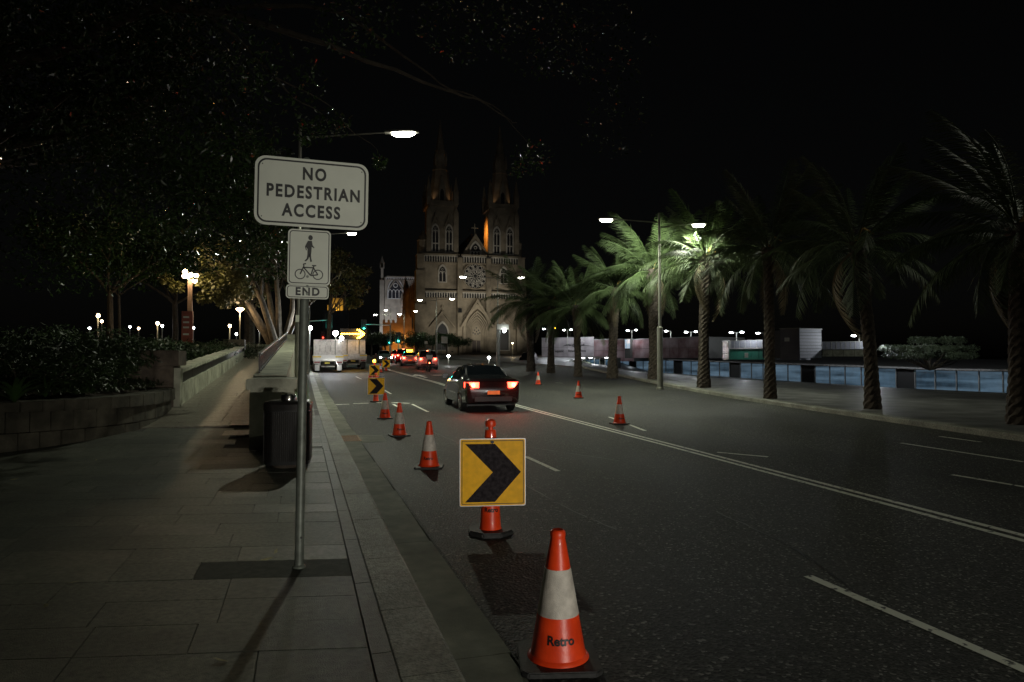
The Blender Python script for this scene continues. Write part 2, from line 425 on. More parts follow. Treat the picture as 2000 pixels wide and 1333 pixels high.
# kerb stones
kerb = struct('kerb', MB().box(.47, .75, 44, 139, -.05, .1), M_kerb)
kerb.data.clear_geometry(); mbk = strip([(.462, y) for y in yy if y > 44], [(.755, y) for y in yy if y > 44], .13, on_road, '', None)
mbk.add(*(lambda m_: (m_.v, m_.f))(strip([(.755, y) for y in yy if y > 44], [(.76, y) for y in yy if y > 44], 0, lambda x, y: road_z(y) + (.13 if x < .757 else -.02), '', None)))
mek = mbk.mesh('kerb'); mek.materials.append(M_kerb); kerb.data = mek
y = -1.5
while y < 44:
    L = random.choice([.9, 1.1, 1.3]); z0, z1 = road_z(y) + .13, road_z(y + L) + .13
    j = random.uniform(-.004, .004)
    prof = [(.462, -.2), (.462, -.004), (.468, 0), (.735 + j, 0), (.752 + j, -.012), (.757 + j, -.03), (.757 + j, -.2)]
    mb = MB(); n = len(prof)
    mb.add([(x, y + .004, z0 + z) for x, z in prof] + [(x, y + L - .004, z1 + z) for x, z in prof],
        [tuple(range(n)), tuple(range(n, 2*n))[::-1]] + [(i, i+1, n+i+1, n+i) for i in range(n-1)])
    part('kerb_stone', mb, M_kerb, kerb); y += L
# ramp path behind the parapet
ramp = MB(); ry = [11.9 + i * 1.3 for i in range(22)]
ramp.add([(x, y, left_z(-1, y) - .02) for y in ry for x in (-6.2, -.84)], [(2*i, 2*i+1, 2*i+3, 2*i+2) for i in range(len(ry)-1)])
path = struct('path', ramp, M_joint)
M_ramp = mat('ramp_paving', (.21, .19, .15), .42, noise_amt=.3, scale=14, bump=.3, bscale=70)
y = 13.6; r_ = 0
while y < 39.4:
    x1 = -.86; r_ += 1; k = random.random() * .4
    while x1 > -3.9:
        Lx = (.5 + k) if x1 > -.9 else 1.0; x0 = x1 - Lx
        if not (y < 14.3 and x0 < -1.6):
            q = [(x0+.006, y+.006), (x1-.006, y+.006), (x1-.006, y+.594), (x0+.006, y+.594)]
            mb = MB(); mb.add([(a, b, left_z(-1, b) + .004) for a, b in q] + [(a, b, left_z(-1, b) - .02) for a, b in q],
                [(0,1,2,3),(0,4,5,1),(1,5,6,2),(2,6,7,3),(3,7,4,0)])
            part('paver', mb, M_ramp, path, fixn=False)
        x1 = x0
    y += .6
# right kerb and plaza
rk = MB(); ky = [y for y in yy if -6 <= y <= 135]
def krow(dx, dz): return [(kerb_r(y) + dx, y, road_z(y) + dz) for y in ky]
n = len(ky); rk.add(krow(0, -.05) + krow(0, .115) + krow(.02, .134) + krow(.4, .134), [(r*n+i, r*n+i+1, (r+1)*n+i+1, (r+1)*n+i) for r in range(3) for i in range(n-1)])
struct('right_kerb', rk, M_kerb)
pz = MB()
S_ = [-12 + 4 * i for i in range(33)]
def P(s, Dd): q = WA + WD * s + WNRM * Dd; return q.x, q.y
rows = []                      # top terrace: from kerb line to first step edge
for s in S_:
    ex, ey = P(s, STEPS[0]); row = []
    kx = kerb_r(ey) + .4
    for i in range(9):
        x = kx + (ex - kx) * i / 8; row.append((x, ey, plaza_top(x, ey)))
    rows.append(row)
pz.add([p for r in rows for p in r], [(j*9+i, j*9+i+1, (j+1)*9+i+1, (j+1)*9+i) for j in range(len(rows)-1) for i in range(8)])
plaza = struct('plaza', pz, M_plaza)
for k in range(6):
    e0 = STEPS[k]; e1 = STEPS[k + 1] if k < 5 else 0
    mb = MB()
    for a, b in zip(S_, S_[1:]):
        vs = []
        for s in (a, b):
            x0, y0 = P(s, e0); x1, y1 = P(s, e1); zt0 = plaza_top(x0, y0) + (zw(s) - .13) * k / 6.; zl = plaza_top(x0, y0) + (zw(s) - .13) * (k + 1) / 6.
            zl1 = plaza_top(x1, y1) + (zw(s) - .13) * (k + 1) / 6.
            vs += [(x0, y0, zt0), (x0, y0, zl), (x1, y1, zl1)]
        mb.add(vs, [(0, 1, 4, 3), (1, 2, 5, 4)])
    part('step', mb, M_plaza, plaza)
pz = MB(); pz.box(30, 130, 142, 168, 2.31, 2.36); struct('forecourt', pz, M_plaza)

# ---------------------------------------------------------------- road markings
def mark_line(pts, wid, name, zoff=.004, dashes=None):
    mb = MB()
    for (a, b) in zip(pts, pts[1:]):
        a, b = Vector(a[:2]), Vector(b[:2]); d = (b - a).normalized(); nn = Vector((-d.y, d.x)) * wid / 2
        k = max(1, int((b - a).length / 3)); qs = [a + (b - a) * i / k for i in range(k + 1)]
        for p, q in zip(qs, qs[1:]):
            c = [p - nn, q - nn, q + nn, p + nn]; mb.add([(v.x, v.y, road_z(v.y) + zoff) for v in c], [(0, 1, 2, 3)])
    return part(name, mb, M_paint, marks, fixn=False)
marks = MB(); marks.add([(0,0,-.3),(.01,0,-.3),(0,.01,-.3)], [(0,1,2)])
marks = bpy.data.objects.new('road_markings', None); COL.objects.link(marks); marks['kind'] = 'structure'
dl = [G(2300, 1129), G(2000, 1052), G(1620, 952), G(1300, 868), G(1000, 790), G(850, 747), G(752, 721)]
def offs(pts, o):
    out = []
    for i, p in enumerate(pts):
        a = pts[max(0, i-1)]; b = pts[min(len(pts)-1, i+1)]; d = Vector((b.x-a.x, b.y-a.y)).normalized()
        out.append(Vector((p.x - d.y * -o, p.y - d.x * o, 0)))
    return out
mark_line(offs(dl, .09), .09, 'centre_line'); mark_line(offs(dl, -.09), .09, 'centre_line')
for a, b in (((1578, 1126), (2030, 1322)), ((1026, 892), (1090, 921)), ((805, 790), (836, 805)), ((695, 736), (706, 741)), ((750, 762), (764, 770))):
    mark_line([G(*a), G(*b)], .085, 'lane_dash')
for a, b in (((655, 791), (682, 790)), ((690, 789), (720, 788)), ((735, 787), (752, 787)), ((765, 787), (800, 788))):
    mark_line([G(*a), G(*b)], .16, 'stop_dash')
for a in (((768, 790), (777, 795)),):
    mark_line([G(*a[0]), G(*a[1])], .08, 'lane_dash')
for a, b in (((1835, 853), (1915, 864)), ((1760, 866), (2000, 903)), ((1860, 928), (2020, 955)), ((1085, 748), (1100, 749)), ((1190, 815), (1260, 842)), ((1400, 884), (1500, 893))):
    mark_line([G(*a), G(*b)], .09, 'lane_dash')
mb = MB(); c = G(822, 735); 
mb.add([(c.x + x, c.y + y, road_z(c.y + y) + .004) for x, y in ((-.1,-2.2),(.1,-2.2),(.1,.6),(.5,.6),(0,2.6),(-.5,.6),(-.1,.6))], [tuple(range(7))])
part('lane_arrow', mb, M_paint, marks)
c = G(853, 733)
mb = MB(); mb.add([(c.x + x, c.y + y, road_z(c.y) + .005) for x, y in ((-.4,-1),(.4,-1),(.4,1),(-.4,1))], [(0,1,2,3)]); part('lane_dash', mb, M_paint, marks)
M_tar = mat('tar_seam', (.012, .012, .012), .35, noise_amt=.3, scale=30, bump=.3)
for sd, pts_ in enumerate((((842, 842), (905, 870), (1000, 935), (1120, 1000), (1215, 1040)), ((700, 860), (770, 872), (860, 866), (1020, 872), (1240, 905)), ((760, 925), (850, 935), (930, 931), (1010, 945)), ((1400, 1000), (1560, 1075), (1700, 1180)))):
    g_ = [G(*q) for q in pts_]; rnd = random.Random(sd); fine = []
    for a, b in zip(g_, g_[1:]):
        for k in range(8): fine.append(a.lerp(b, k / 8) + Vector((rnd.gauss(0, .012), rnd.gauss(0, .012), 0)))
    mb = MB(); ww = [rnd.uniform(.004, .013) for _ in fine]; n = len(fine)
    vs = []
    for i in range(n):
        d = (fine[min(n-1, i+1)] - fine[max(0, i-1)]).normalized(); nn = Vector((-d.y, d.x, 0)) * ww[i]; vs += [fine[i] - nn, fine[i] + nn]
    mb.add([(v.x, v.y, road_z(v.y) + .002) for v in vs], [(2*i, 2*i+2, 2*i+3, 2*i+1) for i in range(n-1)]); part('crack', mb, M_tar, road, fixn=False)
bnd = [G(*q) for q in ((720, 868), (905, 872), (1000, 935), (1120, 1000), (1215, 1042), (1330, 1130), (1560, 1333), (1900, 1700))]; gut_y = bnd[0].y
mb = MB(); vs = []
for p_ in bnd: vs += [(1.145, min(gut_y, p_.y), .003), (max(1.15, p_.x), p_.y, .003)]
mb.add(vs, [(2*i, 2*i+2, 2*i+3, 2*i+1) for i in range(len(bnd)-1)]); part('patch', mb, M_asph2, road, fixn=False)
c = G(716, 857); mb = MB(); mb.add([(1.14, c.y-.7, .003), (1.62, c.y-.55, .003), (1.66, c.y+.5, .003), (1.14, c.y+.7, .003)], [(0,1,2,3)]); part('patch', mb, M_gut, road, fixn=False)
# drain grate
gc = G(682, 857); gt = thing('drain_grate', 'rusty steel drain grate set in the gutter beside the road edge', 'drain grate', (.95, gc.y, road_z(gc.y) + .006))
M_rust = mat('rusty_steel', (.22, .12, .05), .6, metal=.5, noise_amt=.4, scale=30)
part('frame', MB().frame([(-.2,-.5),(.2,-.5),(.2,.5),(-.2,.5)], [(-.17,-.47),(.17,-.47),(.17,.47),(-.17,.47)], -.006, .006), M_rust, gt).rotation_euler = (R(90), 0, 0)
part('pit', MB().box(-.17, .17, -.47, .47, -.003, -.001), M_cdark, gt)
for i in range(12):
    part('bar', MB().box(-.17, .17, -.45 + i * .08, -.415 + i * .08, .0, .008), M_rust, gt)

# ---------------------------------------------------------------- sign post
pb = hit(584, 1108, lambda x, y: .13)
sp = thing('sign_post', 'grey steel post with white no pedestrian access, shared path and end signs', 'sign post', pb)
sp.rotation_euler = (0, R(.65), 0)
part('pole', MB().lathe([(.032, -.02), (.032, 2.98), (.02, 3.0)], 16), M_galv, sp, True)
part('collar', MB().lathe([(.05, 0), (.045, .012), (.033, .02)], 16), M_galv, sp, True)
part('bolt', MB().bar((.012, -.036, .22), (.012, -.028, .22), .008), M_black, sp)
def sign_plate(name, w_, h_, r_, cx, cz, y, border=.012, inset=.018):
    o = part(name, MB().prism(rrect(w_, h_, r_, 6, cx, cz), y - .004, y), M_white, sp)
    part('border', MB().frame(rrect(w_-2*inset, h_-2*inset, r_-inset*.6, 6, cx, cz), rrect(w_-2*inset-2*border, h_-2*inset-2*border, r_-inset*.6-border*.8, 6, cx, cz), y - .0052, y - .0035), M_signblk, o)
    return o
zc = lambda py: (1108 - py) / 268.
big = sign_plate('access_sign', .80, .50, .075, .045, zc(377), -.05)
for s_, dz, sz in (('NO', .137, .118), ('PEDESTRIAN', 0, .118), ('ACCESS', -.137, .118)):
    lettering('lettering', s_, sz, M_signblk, big, .045 + (.01 if s_ != 'ACCESS' else -.005), -.0555, zc(377) + dz, .0006, .0042, 1.24, .84, 1.06)
for dx in (-.35, .35):
    for dz in (-.19, .19): part('rivet', MB().bar((.045+dx, -.055, zc(377)+dz), (.045+dx, -.0535, zc(377)+dz), .005), M_galv, big)
ps = sign_plate('path_sign', .30, .405, .03, .03, zc(503), -.045, .006, .01)
# walking figure
fz = zc(503)
fig = MB()
def flat(pts): fig.prism([(.03 + x, fz + z) for x, z in pts], -.0505, -.0492)
flat([(math.cos(R(a))*.016+.006, .145 + math.sin(R(a))*.019) for a in range(0, 360, 30)])
flat([(-.012,.122),(.016,.122),(.022,.09),(.034,.075),(.032,.068),(.016,.078),(.014,.04),(.012,.02),(-.014,.02),(-.014,.06),(-.024,.075),(-.018,.052),(-.024,.05),(-.032,.078)])
flat([(-.014,.021),(.006,.021),(-.006,-.012),(-.022,-.03),(-.034,-.028),(-.018,-.008)])
flat([(-.004,.021),(.012,.021),(.014,-.008),(.02,-.03),(.008,-.034),(.003,-.01)])
part('walking_figure', fig, M_signblk, ps)
bike = MB()
def ring(cx, cz, r, t): bike.frame([(cx+math.cos(2*math.pi*k/24)*r, cz+math.sin(2*math.pi*k/24)*r) for k in range(24)], [(cx+math.cos(2*math.pi*k/24)*(r-t), cz+math.sin(2*math.pi*k/24)*(r-t)) for k in range(24)], -.0505, -.0492)
def seg(a, b, t=.009):
    a, b = Vector(a), Vector(b); d = (b-a).normalized(); nn = Vector((-d.y, d.x))*t/2
    bike.prism([tuple(a-nn), tuple(b-nn), tuple(b+nn), tuple(a+nn)], -.0507, -.0492)
bx, bz = .03, fz - .125
ring(bx-.062, bz, .038, .007); ring(bx+.062, bz, .038, .007)
for a, b in (((-.062,0),(-.036,.06)),((-.04,.052),(.012,-.008)),((-.038,.05),(.03,.05)),((.012,-.008),(.034,.062)),((.012,-.008),(.062,0)),((.03,.05),(.062,0)),((.02,.066),(.05,.066)),((-.036,.06),(-.04,.075)),((-.04,.075),(-.022,.078))):
    seg((bx+a[0], bz+a[1]), (bx+b[0], bz+b[1]))
part('bicycle_symbol', bike, M_signblk, ps)
es_ = sign_plate('end_plate', .30, .10, .025, .022, zc(571), -.045, .005, .008)
lettering('lettering', 'END', .075, M_signblk, es_, .022, -.0495, zc(571), .0005, .003, 1.25, 1, 1.05)
for z in (zc(541), zc(560), zc(575)): part('bolt', MB().bar((.02, -.056, z), (.02, -.04, z), .010, .008), M_galv, sp)

# ---------------------------------------------------------------- litter bin
bb = hit(562, 916, lambda x, y: .13)
lb = thing('litter_bin', 'dark slatted litter bin with silver cap beside the sign post', 'litter bin', (bb.x, bb.y + .25, .13), R(-6))
part('plinth', MB().lathe([(.20, 0), (.20, .05)], 24), M_concd, lb)
prof = rrect(.60, .52, .12, 6)
body = MB(); body.slab(prof, .05, .86); part('body', body, M_black, lb, True)
pts = rrect(.612, .532, .126, 6); NP = len(pts)
# slats follow the rounded outline
per = []
for i in range(NP):
    a, b = Vector(pts[i]), Vector(pts[(i+1) % NP]); per.append((a, b, (b-a).length))
tot = sum(p[2] for p in per); ns = 76; 
slat_me = MB().box(-.0085, .0085, -.006, .006, .0, .68).mesh('slat'); slat_me.materials.append(mat('bin_slat', (.022, .02, .018), .35, metal=.6, scale=15))
for k in range(ns):
    t = tot * k / ns
    for a, b, l in per:
        if t <= l: break
        t -= l
    d = (b - a).normalized(); p = a + d * t
    o = bpy.data.objects.new('slat', slat_me); COL.objects.link(o); o.parent = lb; o.location = (p.x, p.y, .1); o.rotation_euler = (0, 0, math.atan2(d.y, d.x))
lid = MB()
for (s0, z0), (s1, z1) in zip([(1.03, .80), (1.03, .88), (.97, .915), (.80, .93)], [(1.03, .88), (.97, .915), (.80, .93), (.1, .935)]):
    n = NP; lid.add([(x*s0, y*s0, z0) for x, y in pts] + [(x*s1, y*s1, z1) for x, y in pts], [(i, (i+1)%n, n+(i+1)%n, n+i) for i in range(n)])
part('lid', lid, mat('bin_lid', (.02, .018, .016), .28, metal=.4), lb, True)
part('lower_rim', MB().frame([(x*1.03, y*1.03) for x, y in prof], [(x*.97, y*.97) for x, y in prof], -.09, -.05), M_black, lb).rotation_euler = (R(90), 0, 0)
part('cap', MB().lathe([(.10, .92), (.105, .99), (.095, 1.005), (.07, 1.01), (.065, .99)], 28), M_chrome, lb, True)

# ---------------------------------------------------------------- traffic cones and chevron bollards
def cone_text(r_at, zc_, size, parent, phi0):
    me = text_mesh('Retro', size, .0004, .0022)
    for v in me.vertices:
        z = zc_ + v.co.y; r = r_at(z) + .0015 + v.co.z; a = phi0 + v.co.x / r_at(zc_)
        v.co = Vector((r * math.sin(a), -r * math.cos(a), z))
    me.name = 'lettering'; me.materials.clear(); me.materials.append(M_signblk); return part('lettering', me, M_signblk, parent, fixn=False)
def make_cone():
    t = thing('traffic_cone', 'x', 'traffic cone', (0, 0, 0), 0, 'orange traffic cones')
    base = MB(); oc = [(.175*sx if q else .21*sx, .21*sy if q else .175*sy) for sx, sy, q in ((1,-1,0),(1,1,0),(1,1,1),(-1,1,1),(-1,1,0),(-1,-1,0),(-1,-1,1),(1,-1,1))]
    base.slab(oc, .004, .035); part('base', base, M_blackrub, t, bevel=.006)
    rr = lambda z: .150 - (.150 - .036) * (z - .035) / (.68 - .035)
    part('lower_cone', MB().lathe([(.165, .035), (.160, .045), (rr(.05), .055)] + [(rr(.055 + i*.04), .055 + i*.04) for i in range(1, 6)] + [(rr(.268), .268)], 40), M_orange, t, True)
    part('reflective_sleeve', MB().lathe([(rr(.262) + .0015, .262), (rr(.50) + .0015, .50)], 40), M_refl, t, True)
    part('upper_cone', MB().lathe([(rr(.498), .498), (rr(.62), .62), (rr(.66), .655), (.040, .66), (.042, .675), (.040, .69), (.034, .697), (.03, .70), (.02, .69)], 40), M_orange, t, True)
    cone_text(rr, .155, .062, t, -.0)
    return t
cone0 = make_cone()
def make_bollard():
    t = thing('chevron_bollard', 'x', 'chevron sign', (0, 0, 0), 0, 'chevron signs on orange bollards')
    part('base', MB().slab([(math.cos(R(22.5+45*k))*.225, math.sin(R(22.5+45*k))*.225) for k in range(8)], .0, .05), M_blackrub, t, bevel=.012)
    r_ = lambda z: .098 - .045 * (z - .05) / .9
    part('bollard_tube', MB().lathe([(.105, .05), (.10, .06)] + [(r_(.06 + .08*i), .06 + .08*i) for i in range(1, 12)] + [(.052, .965), (.045, .975)], 32), M_orange, t, True)
    k = MB().lathe([(.022, .965), (.022, 1.0), (.046, 1.005), (.052, 1.03), (.045, 1.06), (.02, 1.075)], 24)
    part('knob', k, M_orange, t, True)
    sg = part('chevron_board', MB().prism(rrect(.6, .61, .012, 2, .01, .595), -.135, -.128), M_yel, t)
    part('border', MB().frame(rrect(.575, .585, .008, 2, .01, .595), rrect(.563, .573, .006, 2, .01, .595), -.1362, -.1345), M_signblk, sg)
    cx, cz_ = .01, .595
    ch = [(-.255, .262), (.02, .262), (.262, .0), (.02, -.272), (-.255, -.272), (.0, -.0)]
    part('chevron', MB().prism([(cx+x, cz_+z) for x, z in ch], -.1368, -.1345), M_chev, sg)
    part('edge', MB().frame(rrect(.612, .622, .014, 2, .01, .595), rrect(.598, .608, .012, 2, .01, .595), -.137, -.127), M_alu, sg)
    part('hook', MB().bar((.005, -.15, .875), (.005, -.12, .875), .016), M_black, t)
    cone_text(r_, .235, .058, t, 0.02)
    return t
bol0 = make_bollard()
def face(p): return math.atan2(-p.x, p.y)       # turn towards the viewer's side of the road
cones = [((1090, 1292), 'nearest orange cone with white band at the gutter edge', .12, 1.02), ((838, 914), 'orange cone behind the large chevron sign, second from the camera', -.1, 1),
 ((780, 852), 'orange cone third from the camera, level with the drain grate', .2, 1), ((752, 818), 'orange cone just in front of the second chevron sign', 0, 1),
 ((1210, 829), 'nearest orange cone of those beyond the double line', .4, 1), ((1130, 778), 'orange cone beyond the double line, middle one of three', 0, 1), ((1051, 752), 'farthest orange cone beyond the double line', .2, 1),
 ((736, 738), 'small cone below the third chevron sign', 0, 1), ((724, 740), 'small cone left of another below the third chevron sign', 0, 1), ((743, 728), 'white collared cone beside the far chevron signs', .1, 1)]
for i, ((px, py), lab, rz, sc) in enumerate(cones):
    p = G(px, py); o = cone0 if i == 0 else dup(cone0); o.location = p; o.rotation_euler = (0, 0, face(p) + rz); o['label'] = lab; o.scale = (sc,)*3
bols = [((958, 1042), 'large yellow and black chevron sign on orange bollard nearest the camera', .08), ((734, 786), 'second chevron sign from the camera, in the coned lane', .02),
        ((731, 743), 'third chevron sign, half hidden behind two small cones', 0), ((754, 725), 'farthest chevron sign, by the start of the double line', 0)]
for i, ((px, py), lab, rz) in enumerate(bols):
    p = G(px, py); o = bol0 if i == 0 else dup(bol0); o.location = p; o.rotation_euler = (0, 0, face(p) + rz); o['label'] = lab
    if i == 2:
        part('beacon', MB().lathe([(.07, 1.06), (.08, 1.1), (.08, 1.2), (.04, 1.24)], 12), E_amber, o, True); light('POINT', o, (0, -.1, 1.3), 14, (1, .5, .05), .08)

# ---------------------------------------------------------------- street lamps
def lamp_head(parent, x, y, z, dirx, L=.85, power=900, e=E_lamp, colr=(.95, 1, .78), angle=0., size=.14):
    a = Vector((x, y, z)); u = Vector(dirx).normalized(); v = Vector((-u.y, u.x, 0))
    hd = MB(); q = []
    for f, ww, zz in ((0, .10, .03), (.25, .16, .05), (.8, .17, .04), (1, .10, .0)):
        c = a + u * L * f; q += [c - v*ww + Vector((0,0,-.0)), c - v*ww*.7 + Vector((0,0,zz+.05)), c + v*ww*.7 + Vector((0,0,zz+.05)), c + v*ww]
    hd.add(q, [(4*i+j, 4*i+j+1, 4*i+j+5, 4*i+j+4) for i in range(3) for j in range(3)] + [(4*i, 4*i+4, 4*i+7, 4*i+3) for i in range(3)] + [(0,1,2,3), (12,13,14,15)])
    h = part('lamp_head', hd, M_pole, parent)
    c = a + u * L * .55
    g = MB(); g.lathe([(.02, -.14), (.12, -.12), (.16, -.05), (.16, -.003)], 14)
    for i, p in enumerate(g.v): g.v[i] = tuple(c + u * (p[0] * L * 2.2) + v * p[1] + Vector((0, 0, p[2])))
    part('lens', g, e, h)
    if power: light('SPOT', parent, c + Vector((0, 0, -.14)), power, colr, size, 160, .6, aim=c + Vector((0, 0, -5)))
def lamp_post(lab, base, H, arms, power, low=.13, up=.07, group='street lamp posts', split=3.2, e=E_lamp, L=.85):
    t = thing('street_lamp', lab, 'street lamp', base, 0, group)
    part('lower_pole', MB().lathe([(low*1.25, 0), (low*1.2, .1), (low, .12), (low, split), (up*1.1, split + .05)], 16), M_pole, t, True)
    part('upper_pole', MB().lathe([(up, split), (up*.8, H + .35)], 14), M_pole, t, True)
    for (dx, dy, hz, pw) in arms:
        r = math.hypot(dx, dy); u = Vector((dx/r, dy/r, 0)); tip = Vector((dx, dy, hz))
        part('arm', MB().bar((0, 0, hz - .12), tip + Vector((0, 0, .02)), .035, .025), M_pole, t)
        lamp_head(t, tip.x, tip.y, hz, u, L, pw, e)
    return t
def lamp_at(px_base, dep, px_h, H_arms, lab, fn, pw, group='street lamp posts', L=.85, split=3.2, low=.13):
    """pole at picture column px_base and distance dep; lamps at picture points (px,py) at the same distance"""
    b = at_depth(px_base, dep, fn); arms = []; H = 0
    for (px, py) in H_arms:
        p = D(px, py, dep); u = Vector((p.x - b.x, p.y - b.y)); l = u.length; u *= max(.4, l - L*.55) / l
        arms.append((u.x, u.y, p.z - b.z, pw)); H = max(H, p.z - b.z)
    return lamp_post(lab, b, H, arms, pw, split=split, group=group, L=L, low=low)
footz = lambda x, y: .13 + road_z(y)
mainl = lamp_at(583, 25, 0, [(788, 260)], 'tall lamp post beside the parapet wall with brightest lamp over the road', footz, 3900, L=1.25, split=2.9)
sg = part('sticker', MB().box(-.11, .11, -.138, -.132, 3.3 - .25, 3.3), M_white, mainl); sg.location = (0, 0, -.25)
lamp_at(600, 46, 0, [(687, 456)], 'lamp post behind the sign post with lamp peeking below the large sign', footz, 900)
lamp_at(604, 78, 0, [(643, 555)], 'far left lamp post with lamp right of the end plate', footz, 700)
lamp_at(1289, 33, 0, [(1184, 429), (1364, 439)], 'tall double arm lamp post among the lit palms', lambda x, y: .13, 3000, split=3.0, low=.14)
lamp_at(972, 68, 0, [(904, 541), (1018, 542)], 'double arm lamp post in front of the cathedral portal', footz, 900, split=4, low=.15)
lamp_at(852, 92, 0, [(820, 586), (883, 584)], 'double arm lamp post left of the rose window', footz, 700, split=4)
lamp_at(789, 118, 0, [(786, 614), (812, 608)], 'slim far lamp post in front of the orange lit nave', footz, 300)
lamp_at(763, 125, 0, [(733, 615), (755, 606)], 'slim far lamp post left of the orange lit nave', footz, 300)
# unseen lamp added behind the viewer for fill light on the signs
lamp_post('unseen street lamp added behind the viewer for fill light, arm over the road', Vector((-.2, -9, .13)), 9.5, [(3.6, 0, 9.5, 1050)], 0)
lamp_post('unseen double arm street lamp added outside the right edge to light the palms', Vector((21.2, 12.6, .13)), 9.2, [(-1.0, .2, 9.2, 150), (2.6, -.4, 9.2, 60)], 0, low=.19)  # unseen lamp added off the right edge to light palms and plaza

# ---------------------------------------------------------------- parapet wall with railing
pw_ = thing('parapet_wall', 'pale concrete parapet wall with broad coping behind the litter bin', 'wall', (0, 0, 0))
def ptop(y): return 1.31 + .052 * (y - 12)
def lz(y): return left_z(-1, y)
mb = MB(); mb.box(-.82, -.12, 12.0, 12.85, .13, 1.13); part('end_pier', mb, M_conc, pw_, bevel=.01)
mb = MB(); mb.box(-.87, -.08, 11.93, 12.9, 1.133, 1.31); part('coping', mb, M_conc, pw_, bevel=.012)
y = 12.9
while y < 37:
    y2 = min(y + 3., 37.2)
    mb = MB(); mb.add([(x, yq, z) for yq in (y+.006, y2-.006) for x, z in ((-.78, .1), (-.30, .1), (-.30, ptop(yq) - .14), (-.78, ptop(yq) - .14))], [(0,1,2,3),(4,5,6,7)[::-1],(0,4,5,1),(1,5,6,2),(2,6,7,3),(3,7,4,0)])
    part('wall_panel', mb, M_conc, pw_)
    mb = MB(); mb.add([(x, yq, z) for yq in (y+.004, y2-.004) for x, z in ((-.82, ptop(yq) - .137), (-.26, ptop(yq) - .137), (-.26, ptop(yq)), (-.82, ptop(yq)))], [(0,1,2,3),(4,5,6,7)[::-1],(0,4,5,1),(1,5,6,2),(2,6,7,3),(3,7,4,0)])
    part('coping', mb, M_conc, pw_); y = y2
mb = MB(); mb.box(-.95, -.2, 37.25, 38.3, .5, ptop(37) + .28); part('end_pier', mb, M_conc, pw_, bevel=.02)
rl = thing('railing', 'black metal railing standing on the inner edge of the parapet coping', 'railing', (-.74, 13.3, ptop(13.3)))
def rz_(y): return ptop(y) - ptop(13.3)
part('top_rail', MB().beam((0, 0, .36), (0, 23, .36 + rz_(36.3)), .05, .035), M_galv, rl)
part('bottom_rail', MB().beam((0, 0, .06), (0, 23, .06 + rz_(36.3)), .03, .03), M_black, rl)
post_me = MB().box(-.014, .014, -.014, .014, 0, .36).mesh('post'); post_me.materials.append(M_black)
disc = MB().frame([(math.cos(R(30*k))*.12, math.sin(R(30*k))*.12) for k in range(12)], [(math.cos(R(30*k))*.095, math.sin(R(30*k))*.095) for k in range(12)], -.01, .01)
disc_me = disc.mesh('ring'); disc_me.materials.append(M_black)
for k in range(47):
    y = k * .5
    o = bpy.data.objects.new('post', post_me); COL.objects.link(o); o.parent = rl; o.location = (0, y, rz_(13.3 + y))
    if k < 46:
        o = bpy.data.objects.new('ring', disc_me); COL.objects.link(o); o.parent = rl; o.location = (0, y + .25, .21 + rz_(13.55 + y)); o.rotation_euler = (0, 0, R(90))
# cross wall at the head of the ramp
cw = thing('cross_wall', 'low pale wall closing the head of the ramp below the branching tree', 'wall', (0, 0, 0))
for i in range(6):
    x0 = -9 + i * 1.45; part('wall_panel', MB().box(x0 + .005, x0 + 1.44, 41, 41.4, 1.5, 2.28), M_conc, cw)
    part('coping', MB().box(x0 + .004, x0 + 1.445, 40.93, 41.47, 2.282, 2.42), M_conc, cw)
# ---------------------------------------------------------------- low wall with dark panels on the left of the ramp
wp = GL(338, 796)
lw = thing('ramp_wall', 'low pale wall with sunken dark panels along the ramp, ending in a capped pier', 'wall', (wp.x, wp.y, 0))
zb = lz(wp.y)
H1 = 1.36
part('pier', MB().box(-1.0, 0, 0, 1.0, zb - .3, zb + .98), M_concd, lw, bevel=.01)
part('pier_cap', MB().box(-1.1, .12, -.1, 1.1, zb + .985, zb + 1.35), M_concd, lw, bevel=.015)
part('pale_jamb', MB().box(.003, .14, .05, .4, zb - .2, zb + .93), M_conc, lw)
for k in range(9):
    y0, y1 = .42 + k * 2.1, .42 + (k + 1) * 2.1 - .02
    za, zb2 = lz(wp.y + y0), lz(wp.y + y1)
    def pn(x0, x1, h0, h1, m, nm):
        h0b = h0; mb = MB(); mb.add([(x, yq, z) for yq, zz in ((y0, za), (y1, zb2)) for x, z in ((x0, zz + h0), (x1, zz + h0), (x1, zz + h1), (x0, zz + h1))], [(0,1,2,3),(4,5,6,7)[::-1],(0,4,5,1),(1,5,6,2),(2,6,7,3),(3,7,4,0)])
        part(nm, mb, m, lw)
    f = 1 - .035 * k
    pn(-.3, .12, -.2, .50 * f, M_conc, 'wall_panel'); pn(-.28, .06, .502 * f, .78 * f, M_black, 'dark_panel'); pn(-.32, .14, .783 * f, .86 * f, M_conc, 'coping')
pr2 = lz(wp.y + 19.6)
part('far_pier', MB().box(-.9, .1, 19.4, 20.3, pr2 - .3, pr2 + .95), M_concd, lw, bevel=.01)

